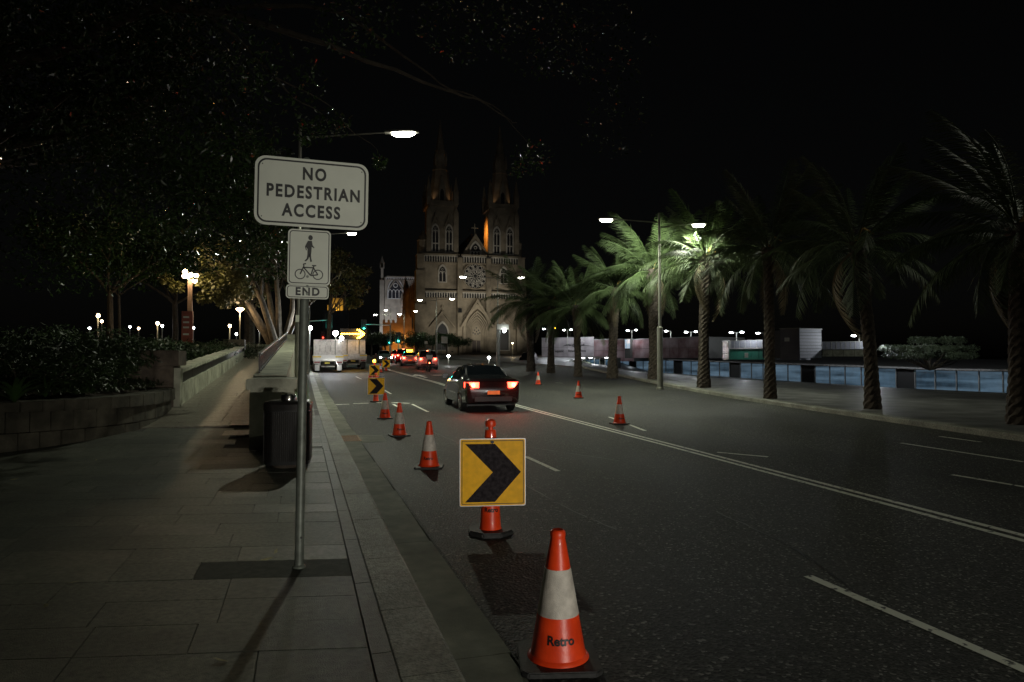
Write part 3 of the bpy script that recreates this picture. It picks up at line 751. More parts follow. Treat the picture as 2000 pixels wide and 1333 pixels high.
# ---------------------------------------------------------------- curved stone planter wall
pl = [GL(*q) for q in ((-420, 930), (-200, 905), (0, 885), (120, 869), (235, 848), (300, 826), (336, 800))]
pts2 = [Vector((p.x, p.y)) for p in pl]
def along(t):
    n = len(pts2) - 1; f = t * n; i = min(n - 1, int(f)); f -= i
    p0, p1, p2, p3 = pts2[max(0, i-1)], pts2[i], pts2[i+1], pts2[min(n, i+2)]
    return .5 * ((2*p1) + (p2-p0)*f + (2*p0-5*p1+4*p2-p3)*f*f + (3*p1-p0-3*p2+p3)*f**3)
pw = thing('planter_wall', 'curved sandstone planter wall of large blocks with projecting coping', 'wall', (0, 0, 0))
def wall_piece(t0, t1, z0, z1, o0, o1, m, nm):
    vs = []; n = 4
    for i in range(n + 1):
        t = t0 + (t1 - t0) * i / n; p = along(t); d = (along(min(1, t + .01)) - along(max(0, t - .01))).normalized(); nn = Vector((d.y, -d.x))
        for o_, z in ((o0, z0), (o1, z0), (o1, z1), (o0, z1)): q = p + nn * o_; vs.append((q.x, q.y, z))
    fs = [(4*i+j, 4*i+(j+1)%4, 4*i+4+(j+1)%4, 4*i+4+j) for i in range(n) for j in range(4)] + [(0,1,2,3)[::-1], (4*n, 4*n+1, 4*n+2, 4*n+3)]
    part(nm, MB().add(vs, fs), m, pw, bevel=.008)
NB = 16
def whs(t): return .93 - .22 * t
for k in range(NB):
    t0, t1 = k / NB + .0012, (k + 1) / NB - .0012; hh = whs((t0 + t1) / 2)
    zb_ = .1; a = .13 + hh * .38; b = .13 + hh * .78
    wall_piece(t0, t1, zb_, a - .004, -.38, random.uniform(-.012, .006), M_sand, 'stone_block')
    s0, s1 = t0 + .5 / NB, min(1, t1 + .5 / NB)
    wall_piece(s0 if k else .001, s1, a + .004, b - .004, -.38, random.uniform(-.012, .006), M_sand, 'stone_block')
    wall_piece(t0, t1, b + .003, .13 + whs(.5) + .0 * k, -.42, .07, M_sand, 'capstone')
# soil bed behind
sb = MB(); N1 = 24
for i in range(N1 + 1):
    p = along(i / N1); 
    for j in range(12):
        q = Vector((p.x, p.y)) + Vector((-.55, .84)) * (.3 + j * 2.2) + Vector((-.12 * j, 0))
        sb.v.append((q.x, q.y, .13 + .72 + .2 * math.sin(j * .5) + .75 * smooth(j / 5) + .1 * noise.noise(Vector((q.x, q.y, 0)))))
sb.f = [(12*i+j, 12*i+j+1, 12*i+13+j, 12*i+12+j) for i in range(N1) for j in range(11)]
struct('garden_soil', sb, M_soil, None, True)

# ---------------------------------------------------------------- foliage helpers
def leaf_cloud(mb, centres, n, size, rnd, flat=.8, asp=.5):
    for _ in range(n):
        c, r = rnd.choice(centres)
        while True:
            d = Vector((rnd.uniform(-1, 1), rnd.uniform(-1, 1), rnd.uniform(-1, 1)))
            if .25 < d.length < 1: break
        p = Vector(c) + Vector((d.x * r, d.y * r, d.z * r * flat))
        u = Vector((rnd.gauss(0, 1), rnd.gauss(0, 1), rnd.gauss(-.4, .6))).normalized()
        v = u.cross(Vector((rnd.gauss(0, .5), rnd.gauss(0, .5), 1))).normalized()
        s = size * rnd.uniform(.6, 1.3); h = s * asp / 2
        n0 = u.cross(v) * s * .1
        o = len(mb.v)
        mb.v += [tuple(p), tuple(p + u*s*.45 + v*h + n0), tuple(p + u*s), tuple(p + u*s*.45 - v*h + n0)]
        mb.f.append((o, o+1, o+2, o+3))
def branch_tree(mb, p, d, L, r, depth, rnd, tips, up=.12, spread=.6):
    pts = [p]; rs = [r]; q = Vector(p); dd = Vector(d)
    for i in range(4):
        dd = (dd + Vector((rnd.gauss(0, .13), rnd.gauss(0, .13), rnd.gauss(up, .1)))).normalized(); q = q + dd * L / 4
        pts.append(q.copy()); rs.append(r * (1 - .4 * (i + 1) / 4))
    mb.tube(pts, rs, 7 if r > .05 else 4)
    if depth == 0: tips.append(q); return
    for k in range(rnd.choice([2, 3, 3])):
        a = rnd.uniform(0, 6.28); s = Vector((math.cos(a), math.sin(a), rnd.uniform(-.2, .5)))
        branch_tree(mb, pts[-1] if k < 2 else pts[-2], (dd + s * spread).normalized(), L * rnd.uniform(.6, .8), rs[-1] * .72, depth - 1, rnd, tips, up, spread)
        if depth <= 2: tips.append(pts[-1])

# big fig whose boughs hang over the footway
rnd = random.Random(3)
ft = thing('fig_tree', 'huge dark glossy leaved tree overhanging the planter on the left', 'tree', (-10.5, 19, .9))
mbt = MB(); tips = []
for k in range(7):
    a = R(-150 + 50 * k); branch_tree(mbt, Vector((0, 0, 2.4)), Vector((math.cos(a), math.sin(a), 1.1)).normalized(), 4.2, .34, 3, rnd, tips, .03, .7)
mbt.lathe([(.9, -.4), (.62, .4), (.55, 2.7)], 12)
part('trunk', mbt, M_bark, ft, True)
mbl = MB(); cs = [(t + Vector((0, 0, .2)), rnd.uniform(.7, 1.2)) for t in tips]
for (px, py, dep, r) in ((260,300,17,1.6),(330,380,17,1.5),(430,420,18,1.5),(470,450,16,1.2),(330,250,17,1.5),(420,300,18,1.5),(250,430,18,1.6),(150,420,18,1.8),(520,500,19,1.0),(60,300,16,1.8),(130,200,16,1.8),(240,130,16,1.8),(400,160,17,1.6),(360,480,20,1.4),(90,500,22,1.8),(180,520,24,1.6),(480,340,19,1.3),(300,330,15,1.1),(400,370,16,1.2),(500,330,16,1.1),(505,420,15.5,.9),(450,250,17,1.3),(440,350,16,1.2)):
    p = D(px, py, dep) - Vector((-10.5, 19, .9)); cs += [(p, r)] * 4
leaf_cloud(mbl, cs, 60000, .17, rnd, .7, .45)
part('crown', mbl, M_leaf, ft, fixn=False)
# boughs of a second tree hanging in from above
hb = thing('overhanging_tree', 'dark tree beside the road with thin bare boughs high over the carriageway', 'tree', (-6.5, 9.5, .13))
mb = MB(); base = Vector((-6.5, 9.5, .13))
path_ = [D(-500, 300, 9), D(100, 100, 11), D(400, 20, 12), D(830, 160, 14), D(930, 200, 15), D(1010, 240, 15)]
def smooth_path(pts, rs, n=6):
    o = []; q = []
    for i in range(len(pts) - 1):
        p0, p1, p2, p3 = pts[max(0, i-1)], pts[i], pts[i+1], pts[min(len(pts)-1, i+2)]
        for k in range(n):
            f = k / n; v = .5 * ((2*p1) + (p2-p0)*f + (2*p0-5*p1+4*p2-p3)*f*f + (3*p1-p0-3*p2+p3)*f**3)
            o.append(v + Vector((noise.noise(v*1.3), 0, noise.noise(v*1.7 + Vector((9,9,9))))) * .12); q.append(rs[i] + (rs[i+1]-rs[i])*f)
    return o + [pts[-1]], q + [rs[-1]]
mb.tube(*smooth_path([Vector((0, 0, -.2)), Vector((0, .2, 3))] + [p - base for p in path_], [.4, .3, .16, .10, .07, .03, .02, .008]), 8)
mb.tube(*smooth_path([D(400, 20, 12) - base, D(640, 20, 13) - base, D(840, 150, 15) - base, D(960, 205, 16) - base, D(1040, 290, 16) - base], [.05, .035, .022, .014, .006]), 6)
mb.tube(*smooth_path([D(400, 20, 12) - base, D(530, 150, 13) - base, D(640, 240, 13) - base], [.04, .02, .007]), 6)
mb.tube(*smooth_path([D(530, 150, 13) - base, D(660, 225, 14) - base, D(742, 305, 14) - base], [.018, .010, .004]), 5)
part('trunk', mb, mat('dark_bark', (.05, .042, .03), .9, noise_amt=.4, scale=5, bump=.6, bscale=12), hb, True)
mbl = MB(); rnd = random.Random(5); cs = []
for (px, py, dep, r, n) in ((742,318,14,.17,90),(650,243,13,.35,180),(600,255,13,.3,120),(1040,305,16,.5,170),(1010,330,16,.2,40),(560,150,13,.8,300),(400,60,12,1.3,900),(200,40,11,1.4,900),(690,30,13,.9,400),(900,40,14,1.0,400),(1060,60,16,1.2,500),(1180,90,16,1.2,400),(1200,240,17,1.0,160),(60,90,10,1.4,900)):
    leaf_cloud(mbl, [(D(px, py, dep) - base, r)], n, .11, rnd, .9, .5)
part('crown', mbl, M_leaf, hb, fixn=False)
# pale branching tree behind the cross wall
rnd = random.Random(11)
tb = at_depth(547, 47, lambda x, y: 1.7); pt_ = thing('plane_tree', 'pale trunked tree with fanning bare boughs lit from below by a park lamp', 'tree', tb)
mbt = MB(); tips = []
for (px, py, r) in ((400, 500, .26), (455, 478, .24), (510, 490, .22), (545, 480, .22), (590, 520, .22), (625, 575, .16), (430, 570, .18)):
    e = D(px, py, 47 + rnd.uniform(-3, 3)) - tb; m1 = e * .4 + Vector((rnd.uniform(-.3, .3), 0, .1 * e.z))
    m2 = e * .75 + Vector((rnd.uniform(-.4, .4), rnd.uniform(-.5, .5), .12 * e.z))
    mbt.tube([Vector((0, 0, -.3)), m1 * .5, m1, m2, e * 1.08], [r * 1.5, r, r * .8, r * .45, r * .18], 8); tips.append(e)
    for k in range(6):
        b0 = m1.lerp(m2, rnd.random()); dd = (e.normalized() + Vector((rnd.gauss(0, .5), rnd.gauss(0, .4), rnd.gauss(.1, .3)))).normalized()
        branch_tree(mbt, b0, dd, rnd.uniform(1.2, 2.2), r * .3, 2, rnd, tips, .08, .55)
part('trunk', mbt, M_bark, pt_, True)
mbl = MB(); cs = [(t, .5) for t in tips if t.x < -1.2]
for (px, py, r) in ((345,560,.45),(325,545,.4),(405,548,.6),(425,565,.9),(455,545,.9),(475,570,.8),(400,580,.5),(440,585,.7),(380,545,.4)):
    cs += [(D(px, py, 45) - tb, r)] * 30
leaf_cloud(mbl, cs, 9000, .24, rnd, .8, .7)
part('crown', mbl, M_leafy, pt_, fixn=False)
# tree right of the small signs
tb = at_depth(640, 60, lambda x, y: 1.5); t2 = thing('kerbside_tree', 'thin leaved tree behind the shared path sign, over the parked trucks', 'tree', tb)
mbt = MB(); mbl = MB(); cs = []
mbt.tube([(0,0,-.3), (.1,0,3), (.2,.1,5.5)], [.2, .16, .1], 8)
for (px, py, r) in ((665,500,.9),(680,530,1.0),(700,560,1.0),(655,560,1.0),(690,590,.7),(710,530,.6),(650,520,.7)):
    p = D(px, py, 60) - tb; cs.append((p, r)); mbt.tube([(.15, .05, 4), Vector((.15, .05, 4)).lerp(p, .5) + Vector((0,0,.3)), p], [.08, .05, .015], 5)
part('trunk', mbt, M_bark, t2, True); leaf_cloud(mbl, cs, 3200, .3, rnd, .8, .6); part('crown', mbl, M_leafy, t2, fixn=False)

# shrubs and strappy plants in the planter
def soil_at(px, dep): p = D(px, 700, dep); return Vector((p.x, p.y, 1.2 + .3 * smooth((dep - 12) / 10)))
shr = [(40,13,1.1,'broad shrub at the left edge behind the planter wall'),(150,15,1.15,'low dark shrub above the middle of the planter wall'),(215,19,1.0,'rounded shrub behind the planter, left of the capped pier'),
 (318,25,1.1,'shrub directly behind the capped pier'),(375,30,1.2,'shrub behind the sunken panel wall, near half'),(425,34,1.3,'shrub behind the sunken panel wall, far half'),
 (200,20,1.5,'taller shrub below the left park lamps'),(110,22,1.6,'tall hedge like shrub in the dark left corner'),(20,20,1.7,'tall hedge like shrub at the far left edge'),(285,30,1.5,'wide shrub in front of the red brown pillar'),(370,32,1.5,'wide shrub below the tall park lamp post'),(445,38,1.4,'small shrub at the head of the ramp, left of the tree')]
for i, (px, dep, r, lab) in enumerate(shr):
    b = soil_at(px, dep); t = thing('shrub', lab, 'shrub', b - Vector((0, 0, .4)), 0, 'shrubs in the raised garden'); rnd = random.Random(i + 50)
    cs = [(Vector((rnd.uniform(-1, 1) * r, rnd.uniform(-.6, .6) * r, .5 + rnd.uniform(0, .35) * r)), .55 * r) for _ in range(8)]
    mbl = MB(); leaf_cloud(mbl, cs, 2600, .13 + dep * .002, rnd, .7, .35); part('foliage', mbl, M_shrub, t, fixn=False)
    ms = MB()
    for c, _ in cs: ms.tube([(0, 0, 0), Vector(c) * .5, Vector(c)], [.03, .02, .01], 4)
    part('stem', ms, M_bark, t)
def strap_leaf(mb, L, wd, az, lean, rnd, n=7, droop=1.):
    pts = []; e = Vector((math.cos(az), math.sin(az), 0)); s = Vector((-e.y, e.x, 0))
    for i in range(n + 1):
        t = i / n; x = L * (lean * t + .25 * droop * t * t); z = L * (t * (1 - lean * .4) - .45 * droop * t * t); ww = wd * (1 - t) ** .6 * (.5 + min(.5, t * 2)) / 2
        c = e * x + Vector((0, 0, z)); pts.append((c - s * ww, c + Vector((0, 0, -.2 * ww)), c + s * ww))
    o = len(mb.v)
    for a, b, c in pts: mb.v += [tuple(a), tuple(b), tuple(c)]
    for i in range(n): mb.f += [(o+3*i, o+3*i+1, o+3*i+4, o+3*i+3), (o+3*i+1, o+3*i+2, o+3*i+5, o+3*i+4)]
sp_pts = [(30,10.9,.9,'largest strap leaved plant at the left edge of the planter'),(-60,11.2,.9,'strap leaved plant half out of frame at the left'),(90,12.2,.7,'strap leaved plant near the left end of the planter wall'),(160,13.4,.6,'strappy clump above the left part of the wall'),
          (215,14.6,.55,'glossy strappy clump above the middle of the wall'),(250,15.2,.5,'small glossy strappy clump left of the capped pier'),(275,16.2,.45,'last strappy clump before the capped pier')]
for i, (px, dep, L, lab) in enumerate(sp_pts):
    rnd = random.Random(i + 90); b = at_depth(px, dep, lambda x, y: .95)
    t = thing('strap_plant', lab, 'plant', b, 0, 'strap leaved plants along the planter wall')
    for k in range(16):
        mb = MB(); strap_leaf(mb, L * rnd.uniform(.8, 1.3), .085 if L > .8 else .045, rnd.uniform(0, 6.28), rnd.uniform(.25, .8), rnd); part('leaf', mb, mat('strap_leaf', (.05, .10, .025), .35, noise_amt=.3, scale=5), t, True, fixn=False)
gcv = MB(); rnd = random.Random(77)
for _ in range(3600):
    t_ = rnd.random(); p = along(t_); k = rnd.uniform(.4, 5) ; q = p + Vector((-.55, .84)) * k
    strap_leaf(gcv, rnd.uniform(.15, .4), .03, rnd.uniform(0, 6.28), rnd.uniform(.2, .9), rnd, 3); 
    for m_ in range(len(gcv.v) - 12, len(gcv.v)): v = gcv.v[m_]; gcv.v[m_] = (v[0] + q.x, v[1] + q.y, v[2] + 1.0 + .5 * smooth(k / 5))
stuff(part('ground_cover', gcv, M_shrub, None, fixn=False)); bpy.data.objects['ground_cover']['label'] = 'low leafy ground cover between the shrubs of the planter'; bpy.data.objects['ground_cover']['category'] = 'ground cover'

# fallen leaves on the pavement
M_fleaf = mat('fallen_leaf', (.35, .33, .18), .7, noise_amt=.3)
for i, (px, py, lab) in enumerate(((521, 1095, 'curled pale leaf beside the foot of the sign post'), (539, 1080, 'thin pale leaf just above the curled one by the post'), (432, 1293, 'pale leaf on the slabs near the bottom edge'), (143, 1141, 'yellow green leaf on the slabs at the left'), (90, 1186, 'small yellowish leaf lying left below the other leaves'), (28, 938, 'crumpled white scrap at the far left'), (188, 900, 'small white scrap on the slabs below the planter wall'))):
    p = hit(px, py, lambda x, y: .13); mb = MB(); L = .05
    mb.add([(-L, 0, .006), (0, .012, .014), (L, .004, .02), (0, -.012, .004)], [(0, 1, 2, 3)]); mb.add([(-L, 0, .003), (0, .012, .008), (L, .004, .014), (0, -.012, .001)], [(3, 2, 1, 0)])
    o = part('fallen_leaf', mb, M_fleaf, None, loc=p + Vector((0, 0, .003)), fixn=False); o.rotation_euler = (0, 0, i * 1.3); tag(o, lab, 'leaf', 'leaves and scraps on the pavement')

# ---------------------------------------------------------------- park lamps
def park_lamp(px, py, dep, lab, kind, power):
    gzz = 1.65; p = D(px, py, dep); b = Vector((p.x, p.y, gzz - .25)); h = p.z - b.z
    t = thing('park_lamp', lab, 'park lamp', b, 0, 'lamps in the dark park')
    part('pole', MB().bar((0, 0, 0), (0, 0, h - .12), .05, .04), M_pole, t)
    e = E_warm if kind == 'warm' else E_lampw; c = (1, .75, .45) if kind == 'warm' else (.9, .95, 1)
    part('globe', MB().lathe([(.03, h - .12), (.08, h - .08), (.11, h), (.08, h + .08), (.03, h + .11)], 12), e, t, True)
    part('cap', MB().lathe([(.13, h + .10), (.12, h + .13), (.04, h + .18)], 12), M_black, t)
    if power: light('POINT', t, (0, -.3, h + .05), power * .35, c, .15)
    return t
for a in ((192,617,42,'bright warm park lamp at the left of the garden','warm',250),(308,632,48,'warm park lamp between the left lamp and the pillar','warm',160),(449,637,50,'warm park lamp at the foot of the pale tree','warm',260),
          (271,642,60,'small warm lamp right of the leftmost bright one','warm',0),(199,628,56,'small lamp just below the leftmost bright lamp','warm',0),(175,642,60,'small white globe left below the bright lamp','white',0),(193,644,62,'small white globe right below the bright lamp','white',0),
          (254,639,70,'tiny white globe left of the middle park lamps','white',0),(317,637,60,'white globe beside the middle warm lamp','white',0),(378,641,64,'tiny white globe right of the tall park lamp','white',0),(462,653,66,'tiny white globe behind the shrubs near the tree','white',0),(507,644,55,'white lamp behind the trunk of the pale tree','white',60)):
    park_lamp(*a)
# tall lamps
p = D(372, 540, 44); b = Vector((p.x, p.y, 1.5)); h = p.z - b.z
t = thing('tall_park_lamp', 'tall brown park lamp post with cluster of bright globes at its top', 'park lamp', b)
part('pole', MB().box(-.13, .13, -.13, .13, 0, h - .2), mat('brown_post', (.2, .13, .09), .6), t)
for dx, dy, dz in ((-.35,0,0),(.35,0,.05),(0,.2,.1),(-.12,-.2,-.05),(.28,-.1,-.3),(-.32,.1,.3)):
    part('globe', MB().lathe([(.02, -.15), (.11, -.1), (.15, 0), (.11, .1), (.02, .15)], 10, (dx, dy, h + dz)), E_warm, t, True)
light('POINT', t, (0, -.4, h + .1), 420, (1, .75, .42), .3)
p = D(469, 605, 46); b = Vector((p.x, p.y, 1.5)); h = p.z - b.z
t = thing('shaded_park_lamp', 'slim park lamp with warm glowing shade left of the pale tree', 'park lamp', b)
part('pole', MB().bar((0, 0, 0), (0, 0, h), .04), M_pole, t); part('shade', MB().lathe([(.06, h - .15), (.25, h + .02), (.25, h + .06), (.1, h + .12)], 14), E_warm, t, True)
light('POINT', t, (0, -.3, h - .25), 130, (1, .7, .4), .15)
p = D(366, 650, 40)
t = thing('banner_pillar', 'red brown banner pillar standing left of the tall park lamp post', 'pillar', (p.x, p.y, 1.5))
part('panel', MB().box(-.3, .3, -.08, .08, 0, 2.9), mat('banner_red', (.3, .07, .04), .6), t)
for z in (2.5, 2.2, 1.9, 1.5): part('stripe', MB().box(-.22, .1, -.088, -.081, z, z + .1), M_white, t)
# park tree trunks, dark
for i, (px, dep, r, lab) in enumerate(((212, 50, .22, 'stout pale trunk right of the leftmost bright park lamp'), (230, 52, .1, 'thin dark trunk left of the pale path lamps'), (485, 60, .45, 'stout red brown trunk between shaded lamp and pale tree'), (340, 60, .25, 'dark trunk behind the banner pillar'))):
    b = at_depth(px, dep, lambda x, y: 1.4); t = thing('park_tree', lab, 'tree', b); rnd = random.Random(i + 200); mb = MB(); tips = []
    mb.tube([(0,0,-.3), (.1,0,2.5), (0,.1,5)], [r*1.3, r, r*.9], 8)
    for k in range(5):
        a = k * 1.26; branch_tree(mb, Vector((0, .1, 5)), Vector((math.cos(a), math.sin(a), .9)).normalized(), 3.2, r*.5, 2, rnd, tips, .03, .6)
    part('trunk', mb, M_bark, t, True); ml = MB(); leaf_cloud(ml, [(q, 1.3) for q in tips], 3500, .4, rnd, .6, .5); part('crown', ml, M_leaf, t, fixn=False)

# ---------------------------------------------------------------- palms
def frond_mesh(seed, L=3.3, droop=1.0):
    rnd = random.Random(seed); mb = MB(); n = 16; pts = []
    for i in range(n + 1):
        t = i / n; pts.append(Vector((L * (t - .10 * t * t * droop), .05 * L * math.sin(2.6 * t), L * (.34 * t - .5 * droop * t * t))))
    mb.tube(pts, [.03 * (1 - .85 * i / n) + .004 for i in range(n + 1)], 4)
    nl = 46
    for k in range(nl):
        t = .13 + .86 * k / nl; f = t * n; i = min(n - 1, int(f)); p = pts[i].lerp(pts[i + 1], f - i); d = (pts[i + 1] - pts[i]).normalized()
        ll = L * .235 * (math.sin(math.pi * min(1, .18 + .8 * t)) ** .6) * rnd.uniform(.85, 1.1)
        side = Vector((0, 1, 0)); upv = d.cross(side) * -1
        for sg_ in (-1, 1):
            dirv = (side * sg_ * .8 + d * .75 + upv * (.25 + rnd.gauss(0, .12)) + Vector((0, 0, -.25))).normalized()
            wv = d.cross(dirv).cross(dirv).normalized() * .015
            m_ = p + dirv * ll * .5; e = p + dirv * ll + Vector((0, 0, -.12 * ll))
            o = len(mb.v); mb.v += [tuple(p - wv*.6), tuple(m_ - wv), tuple(e), tuple(m_ + wv), tuple(p + wv*.6)]; mb.f.append((o, o+1, o+2, o+3, o+4))
    me = mb.mesh('frond'); me.materials.append(M_palm); return me
FR = [frond_mesh(s, 3.4, d) for s, d in ((1, .55), (2, .9), (3, 1.2))]
FD = frond_mesh(9, 2.8, 1.5); FD.materials.clear(); FD.materials.append(M_palmd)
def palm(base, H, r, sc, seed, lab, nf=38, lean=(0, 0), tw=1.):
    rnd = random.Random(seed); t = thing('palm_tree', lab, 'palm tree', base, 0, 'row of palms along the plaza edge')
    n = max(20, int(H * 9)); mb = MB(); k = 14; vs = []
    for i in range(n + 1):
        f = i / n; rr = r * (1.25 - .35 * min(1, f * 4)) * (1 if f < .85 else 1 + (f - .85) * 3.2)
        for j in range(k):
            a = 6.283 * (j + .5 * (i % 2)) / k; q = rr * (1 + .09 * (((i + j) % 2) * 2 - 1) * rnd.uniform(.4, 1.2))
            vs.append((q * math.cos(a) + lean[0] * f * f, q * math.sin(a) + lean[1] * f * f, H * f))
    mb.add(vs, [(i*k+j, i*k+(j+1)%k, (i+1)*k+(j+1)%k, (i+1)*k+j) for i in range(n) for j in range(k)] + [tuple(range(n*k, n*k+k))])
    part('trunk', mb, M_ptrunk, t)
    top = Vector((lean[0], lean[1], H))
    part('flower_stalks', MB().tube([top, top + Vector((.1, -.2, .4)), top + Vector((.3, -.4, .2))], [.05, .06, .02], 6), mat('palm_flower', (.5, .3, .08), .7), t)
    for i in range(nf):
        az = i * 2.399 + rnd.uniform(-.15, .15); f = i / nf
        pitch = R(84 - 100 * f ** .9 + rnd.uniform(-7, 7))
        me = FR[0] if f < .4 else FR[1] if f < .8 else FR[2]
        if f > .94: me = FD; pitch -= R(25)
        o = bpy.data.objects.new('frond', me); COL.objects.link(o); o.parent = t
        o.location = top + Vector((math.cos(az), math.sin(az), 0)) * r * .8 + Vector((0, 0, .15 - .5 * f)); s = sc * rnd.uniform(.72, 1.02); o.scale = (s, s * rnd.uniform(.7, 1.1), s * rnd.uniform(.8, 1.3))
        o.rotation_euler = (rnd.uniform(-.25, .25), -pitch + R(22), az)
    return t
palms = [((1990, 829), 432, .21, .98, 'nearest palm at the right edge, its trunk cut by the frame', 42), ((1704, 799), 470, .20, .95, 'dark palm second from the right with leaning trunk', 36),
 ((1504, 779), 480, .20, 1.05, 'unlit palm third from the right, left of the dark grey cabin', 38), ((1374, 757), 500, .27, 1.15, 'back lit palm just right of the double arm lamp post', 40),
 ((1279, 741), 525, .36, 1.35, 'brightly lit palm behind the double arm lamp post', 46), ((1196, 738), 560, .30, 1.1, 'palm left of the brightly lit one, in front of the entrance doors', 34),
 ((1129, 735), 595, .24, 1.1, 'dim palm in front of the fitness centre wall, right of its lettering', 32), ((1076, 728), 590, .26, 1.15, 'dim palm between the lettering and the left wall end', 32), ((1037, 725), 585, .30, 1.2, 'farthest palm at the left of the row, in front of the cathedral', 36)]
for i, ((px, py), cy_, r, sc, lab, nf) in enumerate(palms):
    b = GP(px, py); dep = (b - Vector((0, 0, 0))).dot(Vector((math.sin(YAW), math.cos(YAW), 0)))
    top = D(px, cy_, dep); palm(Vector((b.x, b.y, b.z - .05)), top.z - b.z, r, sc, 300 + i, lab, nf, lean=((.15, 0), (-.45, .1), (.05, .1), (.2, 0), (-.1, 0), (.35, .1), (-.2, 0), (.1, 0), (-.3, 0))[i])

# ---------------------------------------------------------------- glass fronted building below the plaza
gb = thing('glass_pavilion', 'long low pavilion with blue lit glass front and flat dark roof below the steps', 'building', (WA.x, WA.y, 0), math.atan2(WD.y, WD.x))
M_blue = mat('pool_glass', (.02, .05, .08), .08, emit=(.20, .32, .44), es=.28, noise_amt=.6, scale=1.2)
nt = M_blue.node_tree; bsdf = nt.nodes['Principled BSDF']; g = nt.nodes.new('ShaderNodeNewGeometry'); nz = nt.nodes.new('ShaderNodeTexNoise'); mpn = nt.nodes.new('ShaderNodeMapping'); mpn.inputs['Scale'].default_value = (.25, .12, 1.6)
nt.links.new(g.outputs['Position'], mpn.inputs[0]); nt.links.new(mpn.outputs[0], nz.inputs['Vector']); nz.inputs['Scale'].default_value = 1.; nz.inputs['Detail'].default_value = 6
mr = nt.nodes.new('ShaderNodeMapRange'); mr.inputs['From Min'].default_value = .35; mr.inputs['From Max'].default_value = .7; mr.inputs['To Min'].default_value = .06; mr.inputs['To Max'].default_value = .42
nt.links.new(nz.outputs['Fac'], mr.inputs[0]); nt.links.new(mr.outputs[0], bsdf.inputs['Emission Strength'])
M_mull = mat('mullion', (.25, .25, .24), .4, metal=.4)
HG = 2.15; s = -14; PW = 2.15; i = 0
while s < WL:
    z0 = zw(s); z1 = z0 + HG
    kind = 'dark' if i % 6 == 3 else 'glass'
    if kind == 'glass': part('glass_pane', MB().box(s + .07, s + PW - .07, -.02, .02, z0 + .12, z1), M_blue, gb)
    else: part('louvre', MB().box(s + .07, s + PW - .07, -.02, .03, z0 + .12, z1 - .15), M_black, gb)
    part('mullion', MB().box(s - .05, s + .05, -.06, .12, z0, z1), M_mull, gb); s += PW; i += 1
part('sill', MB().beam((-14, .08, zw(0) + .05), (26, .08, zw(26) + .05), .3, .14), M_mull, gb); part('sill', MB().beam((26, .08, zw(26) + .05), (WL, .08, zw(WL) + .05), .3, .14), M_mull, gb)
M_roofd = mat('dark_roof', (.05, .05, .045), .7)
rf = MB(); 
for a, b in ((-14, 26), (26, WL)): rf.add([(x, y, zw(x) + HG + z) for x in (a, b) for y, z in ((1.0, .02), (-14, .02), (-14, 1.0), (1.0, .28))], [(0,1,2,3),(4,5,6,7)[::-1],(0,4,5,1),(1,5,6,2),(2,6,7,3),(3,7,4,0)])
part('roof', rf, M_roofd, gb)
part('roof_edge', MB().beam((-14, 1.03, zw(0) + HG + .16), (26, 1.03, zw(26) + HG + .16), .05, .14), M_mull, gb); part('roof_edge', MB().beam((26, 1.03, zw(26) + HG + .16), (WL, 1.03, zw(WL) + HG + .16), .05, .14), M_mull, gb)
for s in range(20, int(WL), 9): light('SPOT', gb, (s, .8, zw(s) + HG - .1), 40, (.8, .9, 1), .1, 140, .5, aim=(s, 2.5, zw(s)))

# clad building with lettering, terraces and cabins on the roof
def block(name, lab, px0, px1, py0, py1, dep0, dep1, m, depth=6, panels=None, m2=None, cat='building'):
    a = D(px0, 700, dep0); b = D(px1, 700, dep1); u = Vector((b.x - a.x, b.y - a.y, 0)); L = u.length; rz = math.atan2(u.y, u.x)
    za = 1.65 + (700 - py1) * dep0 / F; zt = 1.65 + (700 - py0) * dep0 / F; H = zt - za
    t = thing(name, lab, cat, (a.x, a.y, za), rz)
    part('shell', MB().box(0, L, .06, depth, 0, H - .03), m2 or M_roofd, t)
    if panels:
        nx_, nz_ = panels
        for i in range(nx_):
            for j in range(nz_): part('cladding_panel', MB().box(L*i/nx_ + .02, L*(i+1)/nx_ - .02, 0, .05, H*j/nz_ + .02, H*(j+1)/nz_ - .02), m, t)
        part('parapet', MB().box(-.05, L + .05, -.06, .1, H - .015, H + .07), M_mull, t)
    return t, L, H
M_clad = mat('metal_cladding', (.34, .31, .32), .35, metal=.25, noise_amt=.3, scale=.6)
M_cladr = mat('red_cladding', (.24, .06, .06), .4, metal=.15, noise_amt=.6, scale=.5, col2=(.34, .26, .27))
t, L, H = block('fitness_centre', 'metal clad fitness centre with black lettering left of the entrance', 1058, 1160, 661, 715, 118, 112, M_clad, panels=(6, 3))
lettering('lettering', 'aquatic  ·  fitness centre', .62, M_signblk, t, L * .56, -.03, H * .53, .01, .012)
lg = MB(); lg.tube([(L*.42, -.04, H*.70), (L*.52, -.04, H*.76), (L*.62, -.04, H*.69), (L*.72, -.04, H*.74), (L*.95, -.04, H*.70)], [.03, .09, .06, .09, .02], 6); part('logo_wave', lg, M_signblk, t)
lg = MB(); lg.tube([(L*.66, -.04, H*.84), (L*.70, -.04, H*.90), (L*.74, -.04, H*.84), (L*.79, -.04, H*.88), (L*.84, -.04, H*.83)], [.02, .04, .03, .04, .02], 6); part('logo_wave', lg, M_white, t)
lettering('lettering', 'COOK+PHILLIP', .5, M_signblk, t, L * .66, -.03, H * .74, .01, .01)
block('entrance_wall', 'dark walled entrance block with red corner panel and lit openings', 1160, 1238, 664, 706, 112, 108, M_cladr, panels=(4, 2))
